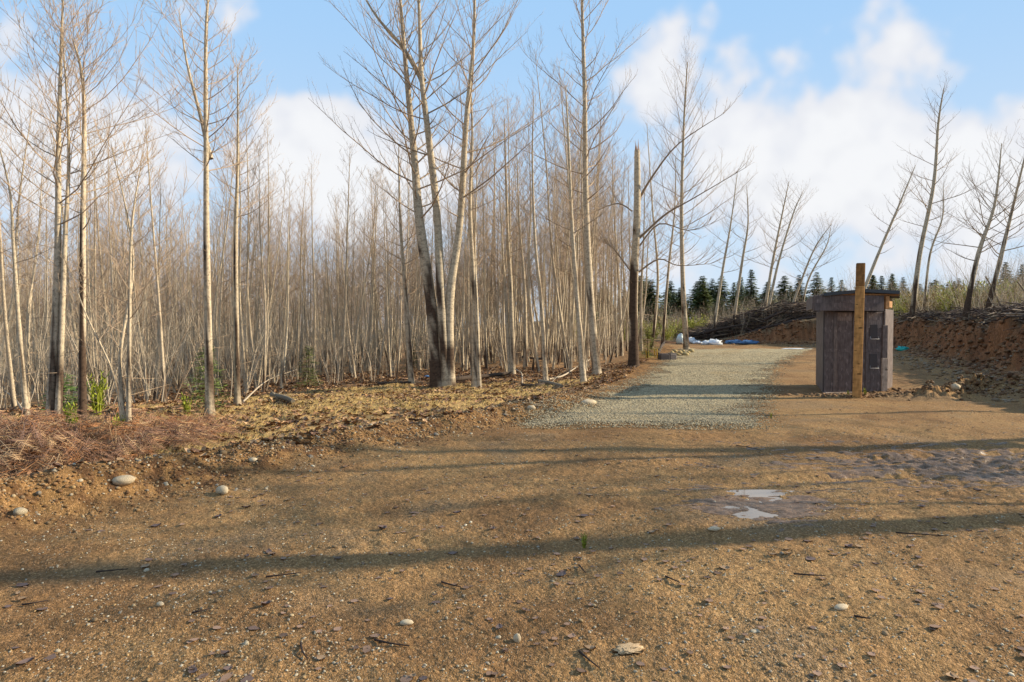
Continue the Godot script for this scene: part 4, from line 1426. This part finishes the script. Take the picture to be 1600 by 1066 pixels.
func make_debris():
	var W := Color(0.50, 0.43, 0.33)
	var K := Color(0.10, 0.078, 0.062)
	stick([on(858, 596, 0.06), on(880, 592, 0.1), on(900, 583, 0.2), on(922, 573, 0.3)], 0.035, 0.018, W, "fallen_branch", "long peeled white branch propped between two leaning trees", "branch")
	stick([on(806, 588, 0.22), on(815, 594, 0.2), on(816, 602, 0.05)], 0.025, 0.02, W, "fallen_branch", "short crooked white branch by the two-stemmed tree", "branch")
	stick([on(816, 605, 0.05), on(835, 606, 0.05), on(850, 604, 0.06)], 0.05, 0.04, K, "log", "dark short log lying on the grass before the woods", "log")
	stick([on(842, 600, 0.06), on(860, 603, 0.06), on(878, 607, 0.05)], 0.07, 0.045, sh(W, 0.5), "log", "grey weathered log at the foot of the slim leaning tree", "log")
	stick([on(705, 598, 0.1), on(745, 594, 0.1), on(800, 588, 0.1)], 0.09, 0.06, K, "log", "long dark log lying behind the pale twin-stemmed tree", "log")
	stick([on(590, 604, 0.06), on(630, 602, 0.06), on(660, 601, 0.06)], 0.05, 0.03, K, "log", "thin dark log near the big triple-stemmed tree", "log")
	stick([on(380, 632, 0.05), on(420, 612, 0.35), on(465, 600, 0.5)], 0.02, 0.01, W, "fallen_branch", "pale thin branch slanting out of the brush by the grass", "branch")
	stick([on(0, 612, 0.2), on(20, 632, 0.2), on(36, 652, 0.1)], 0.03, 0.02, W, "fallen_branch", "pale broken pole leaning into the bracken", "branch")
	stick([on(425, 622, 0.07), on(445, 628, 0.07), on(458, 632, 0.06)], 0.06, 0.05, sh(W, 0.45), "log", "mossy cut log end in the brush by the grass", "log")
	stick([on(800, 560, 0.15), on(850, 566, 0.12), on(880, 562, 0.3)], 0.06, 0.04, K, "log", "dark log lying on the wooded slope beyond the grass", "log")
	for e in [[35, 948, 75, 943], [690, 915, 720, 922], [585, 1005, 640, 1018], [905, 888, 915, 900], [415, 905, 470, 900], [1240, 900, 1290, 905], [1040, 905, 1062, 915], [300, 960, 330, 955], [1400, 835, 1480, 842], [1335, 965, 1360, 972], [905, 1020, 935, 1050], [470, 1010, 480, 1035], [1150, 700, 1190, 705], [150, 900, 200, 893]]:
		var a := on(e[0], e[1], 0.008)
		var b := on(e[2], e[3], 0.012)
		stick([a, a.lerp(b, 0.5) + Vector3(0, 0.006, 0.02), b], 0.006, 0.003, Color(0.07, 0.05, 0.04), "twig", "thin dark twig lying on the open dirt", "twig", "twigs on the dirt")
	# weathered slab of wood in the foreground
	var cp := thing("bark_slab", on(982, 1020, 0.012), 0.3)
	tag(cp, "pale weathered slab of bark lying on the dirt", "bark")
	var gb := blob(7, 3, 0.9, Vector3(0.066, 0.011, 0.046), Color(0.86, 0.62, 0.37), 2.6)
	put("wood", gb.mesh(M.stone), cp)
	# brush pile on the far bank, and debris along the top of the cut
	var pile := thing("brush_pile", Vector3(16, 0, -53))
	tag(pile, "long heap of dark cleared branches and roots on the far bank", "brush pile")
	var top2 := thing("bank_debris", Vector3(19, 0, -32))
	tag(top2, "dark roots and broken branches spilling over the lip of the cut bank", "brush")
	for w in 2:
		var node: Node3D = pile if w == 0 else top2
		var g := Geo.new()
		for i in (2400 if w == 0 else 1500):
			var p: Vector2
			var k := rng.randf()
			var lift := 0.0
			if w == 0:
				var px := rng.randf_range(1075, 1300)
				var dd := lerpf(57.0, 51.0, (px - 1075) / 225.0) + rng.randf_range(-0.6, 2.5)
				p = Vector2((px - 800) / FOC * dd, dd)
				lift = rng.randf() * (0.35 + 1.5 * sin(PI * clampf((px - 1070) / 240.0, 0, 1)))
			else:
				var s := int(rng.randf_range(3, 6.99))
				var a: Vector2 = BANK[s]
				var b: Vector2 = BANK[s + 1]
				var nrm := Vector2((b - a).y, -(b - a).x).normalized()
				p = a.lerp(b, k) + nrm * (0.75 + absf(rng.randfn(0.0, 0.9)))
				lift = rng.randf() * 0.32
			var c := Vector3(p.x, hgt(p.x, -p.y) + lift, -p.y) - node.position
			var az := rng.randfn(0.15, 0.6) if w == 0 else rng.randf() * TAU
			var l := rng.randf_range(0.4, 1.6) * (1.5 if w == 0 else 0.8)
			var dv := Vector3(cos(az), rng.randfn(0.05, 0.22), sin(az)) * l * 0.5
			var r := rng.randf_range(0.006, 0.03) * (1.3 if rng.randf() < 0.2 else 1.0)
			var col := sh([Color(0.085, 0.062, 0.05), Color(0.14, 0.10, 0.075), Color(0.06, 0.045, 0.04), Color(0.30, 0.23, 0.16)][rng.randi() % 4 if rng.randf() < 0.75 else 0], rng.randf_range(0.7, 1.2))
			tube(g, [c - dv, c + Vector3(0, rng.randf_range(-0.08, 0.08), 0), c + dv], [r, r * 0.9, r * 0.4], 4, col)
		var br := put("branches", g.mesh(M.twig), node)
		br.set_meta("kind", "stuff")
	for e in [[1170, 527, 1225, 505, 51.5], [1210, 517, 1275, 497, 50.8], [1100, 520, 1160, 508, 54], [1225, 512, 1285, 492, 51.5], [1195, 500, 1228, 486, 52]]:
		var a := P(e[0], e[1], e[4])
		var b := P(e[2], e[3], e[4] - 0.5)
		a.y = maxf(a.y, hgt(a.x, a.z) + 0.1); b.y = maxf(b.y, hgt(b.x, b.z) + 0.1)
		stick([a, a.lerp(b, 0.5) + Vector3(0, 0.05, 0), b], 0.13, 0.08, Color(0.075, 0.058, 0.05), "log", "dark log lying in the long brush pile", "log", "logs of the brush pile")
	for e in [[1540, 432, 1570, 468, 29.0, "dead limb slanting across the foot of the dark leaning trees"], [1590, 440, 1620, 470, 27.0, "pale dead limb sticking out of the bank debris"]]:
		var a := P(e[0], e[1], e[4])
		var b := P(e[2], e[3], e[4])
		b.y = minf(b.y, hgt(b.x, b.z) + 0.1)
		stick([b, a.lerp(b, 0.5) + Vector3(0, 0.1, 0), a], 0.05, 0.025, sh(W, 0.7), "fallen_branch", e[5], "branch")
	# sacks, tarp and odds and ends at the end of the gravel
	var bag := thing("plastic_sack", on(1063, 538, 0.0))
	tag(bag, "tall pale translucent plastic sack behind the lone tree", "sack")
	put("body", blob(31, 3, 0.35, Vector3(0.30, 0.40, 0.28)).mesh(M.bag), bag).position.y = 0.33
	put("neck", blob(32, 1, 0.5, Vector3(0.13, 0.12, 0.12)).mesh(M.bag), bag).position = Vector3(0.06, 0.7, 0)
	var i0 := 0
	for e in [[1080, 537, 0.24, 0.2], [1090, 538, 0.26, 0.13], [1104, 539, 0.25, 0.15], [1112, 538, 0.28, 0.17], [1118, 539.5, 0.34, 0.2]]:
		var s := put("crumpled_plastic", blob(60 + i0, 3, 0.8, Vector3(e[2] * 1.3, e[3] * 1.3, e[2]), Color.WHITE, 2.2).mesh(M.plastic))
		s.position = on(e[0], e[1], e[3] * 0.5)
		tag(s, "crumpled white plastic sheeting heaped below the brush pile", "plastic", "white plastic below the brush pile")
		i0 += 1
	for e in [[1148, 538, 0.55, 0.16, "dark blue crumpled tarp beside the white plastic"], [1170, 537.5, 0.6, 0.14, "lighter end of a blue tarp lying toward the bank"]]:
		var s := put("tarp", blob(66 + i0, 3, 0.8, Vector3(e[2] * 1.2, e[3] * 1.2, e[2] * 0.7), Color.WHITE, 2.2).mesh(M.blue))
		s.position = on(e[0], e[1], e[3] * 0.5)
		tag(s, e[4], "tarp")
		i0 += 1
	var sh1 := put("plastic_sheet", blob(81, 2, 0.6, Vector3(0.9, 0.035, 0.4)).mesh(M.plastic))
	sh1.position = on(1245, 546, 0.02)
	tag(sh1, "flat pale plastic sheet lying in front of the bank", "plastic")
	var tg := put("turquoise_bag", blob(83, 3, 0.9, Vector3(0.30, 0.13, 0.22), Color.WHITE, 2.0).mesh(M.teal))
	tg.position = on(1411, 549, 0.08)
	tag(tg, "turquoise crumpled bag lying at the foot of the cut bank", "bag")
	var bb := put("blue_scrap", blob(84, 2, 0.7, Vector3(0.10, 0.05, 0.08)).mesh(M.blue))
	bb.position = on(667, 591, 0.04)
	tag(bb, "small blue scrap lying behind the big triple-stemmed tree", "litter")
	# concrete blocks, stakes and rocks by the snag
	for e in [[1037, 563, 0.42, 0.26, M.dark, "dark box lying at the left edge of the gravel by pale rocks"], [1050, 563, 0.30, 0.26, M.concrete, "grey concrete block at the edge of the gravel by pale rocks"]]:
		var g := Geo.new()
		box(g, Transform3D(Basis(Vector3.UP, 0.25), Vector3(0, e[3] * 0.5 - 0.02, 0)), Vector3(e[2], e[3], 0.3), Color.WHITE, 0.02)
		box(g, Transform3D(Basis(Vector3.UP, 0.25), Vector3(0, e[3] + 0.005, 0)), Vector3(e[2] * 0.86, 0.03, 0.26), Color.WHITE, 0.01)
		var o := put("block", g.mesh(e[4]))
		o.position = on(e[0], e[1])
		tag(o, e[5], "block")
	for e in [[1010, 560, 0.36], [1013, 559, 0.3], [1023, 560, 0.42], [1027, 560, 0.42]]:
		var g := Geo.new()
		box(g, Transform3D(Basis(Vector3.BACK, rng.randf_range(-0.08, 0.15)), Vector3(0, e[2] * 0.5, 0)), Vector3(0.045, e[2], 0.03), Color.WHITE, 0.006)
		spike(g, Vector3(0, 0.03, 0), Vector3(0, -0.1, 0), 0.02, Color.WHITE)
		var o := put("yellow_stake", g.mesh(M.yellow))
		o.position = on(e[0], e[1])
		tag(o, "short yellow wooden stake standing beside the broken snag", "stake", "yellow stakes by the snag")
	stick([on(1028, 557, 0.1), on(1033, 552, 0.3), on(1039, 545, 0.42)], 0.08, 0.07, K, "log", "dark stubby log propped up by the yellow stakes", "log")
	for i in 9:
		var o := put("pale_rock", blob(200 + i, 1, 0.35, Vector3(1.1, 0.7, 0.9), Color(0.55, 0.44, 0.22)).mesh(M.stone))
		o.position = on(1046 + i * 4.2, 556 - (i % 3) * 2.5, 0.06)
		o.scale = Vector3.ONE * rng.randf_range(0.10, 0.19)
		o.rotation.y = i
		tag(o, "pale yellowish rock in the row at the foot of the lone tree", "rock", "pale rocks beside the gravel")

# ---------------------------------------------------------------- build
func _ready():
	var cam := Camera3D.new()
	cam.name = "camera"
	cam.position = EYE
	cam.rotation_degrees = Vector3(PITCH, 0, 0)
	cam.fov = rad_to_deg(2.0 * atan(533.0 / FOC))
	cam.near = 0.05
	cam.far = 4000.0
	add_child(cam)
	cam.current = true
	var env := Environment.new()
	env.tonemap_mode = Environment.TONE_MAPPER_LINEAR
	env.tonemap_exposure = 1.85
	env.background_energy_multiplier = 0.54
	env.background_mode = Environment.BG_SKY
	var sm := PanoramaSkyMaterial.new()
	sm.panorama = ImageTexture.create_from_image(make_sky())
	env.sky = Sky.new()
	env.sky.sky_material = sm
	env.sdfgi_enabled = true
	env.ssao_enabled = true
	env.ssil_enabled = true
	var we := WorldEnvironment.new()
	we.name = "world_environment"
	we.environment = env
	add_child(we)
	var sun := DirectionalLight3D.new()
	sun.name = "sun"
	sun.light_energy = 1.6
	sun.light_color = Color(1.0, 0.93, 0.82)
	sun.light_angular_distance = 0.5
	sun.shadow_enabled = true
	add_child(sun)
	sun.look_at_from_position(Vector3(0.92, 0.43, -0.14) * 50.0, Vector3.ZERO)
	rng.seed = 11
	n1.seed = 1; n1.frequency = 0.22; n1.fractal_octaves = 3
	n2.seed = 2; n2.frequency = 1.1; n2.fractal_octaves = 3
	n3.seed = 3; n3.frequency = 6.5; n3.fractal_octaves = 2
	n4.seed = 4; n4.frequency = 30.0; n4.fractal_octaves = 2
	spots.seed = 6; spots.frequency = 1.6; spots.fractal_octaves = 3
	var t0 := Time.get_ticks_msec()
	make_materials()
	print("materials ", Time.get_ticks_msec() - t0)
	make_ground()
	print("ground ", Time.get_ticks_msec() - t0)
	make_drive()
	make_mud()
	make_shed()
	print("shed ", Time.get_ticks_msec() - t0)
	make_heroes()
	print("heroes ", Time.get_ticks_msec() - t0)
	make_woods()
	print("woods ", Time.get_ticks_msec() - t0)
	make_background()
	print("background ", Time.get_ticks_msec() - t0)
	make_stones()
	make_leaves()
	print("leaves ", Time.get_ticks_msec() - t0)
	make_debris()
	print("done ", Time.get_ticks_msec() - t0)
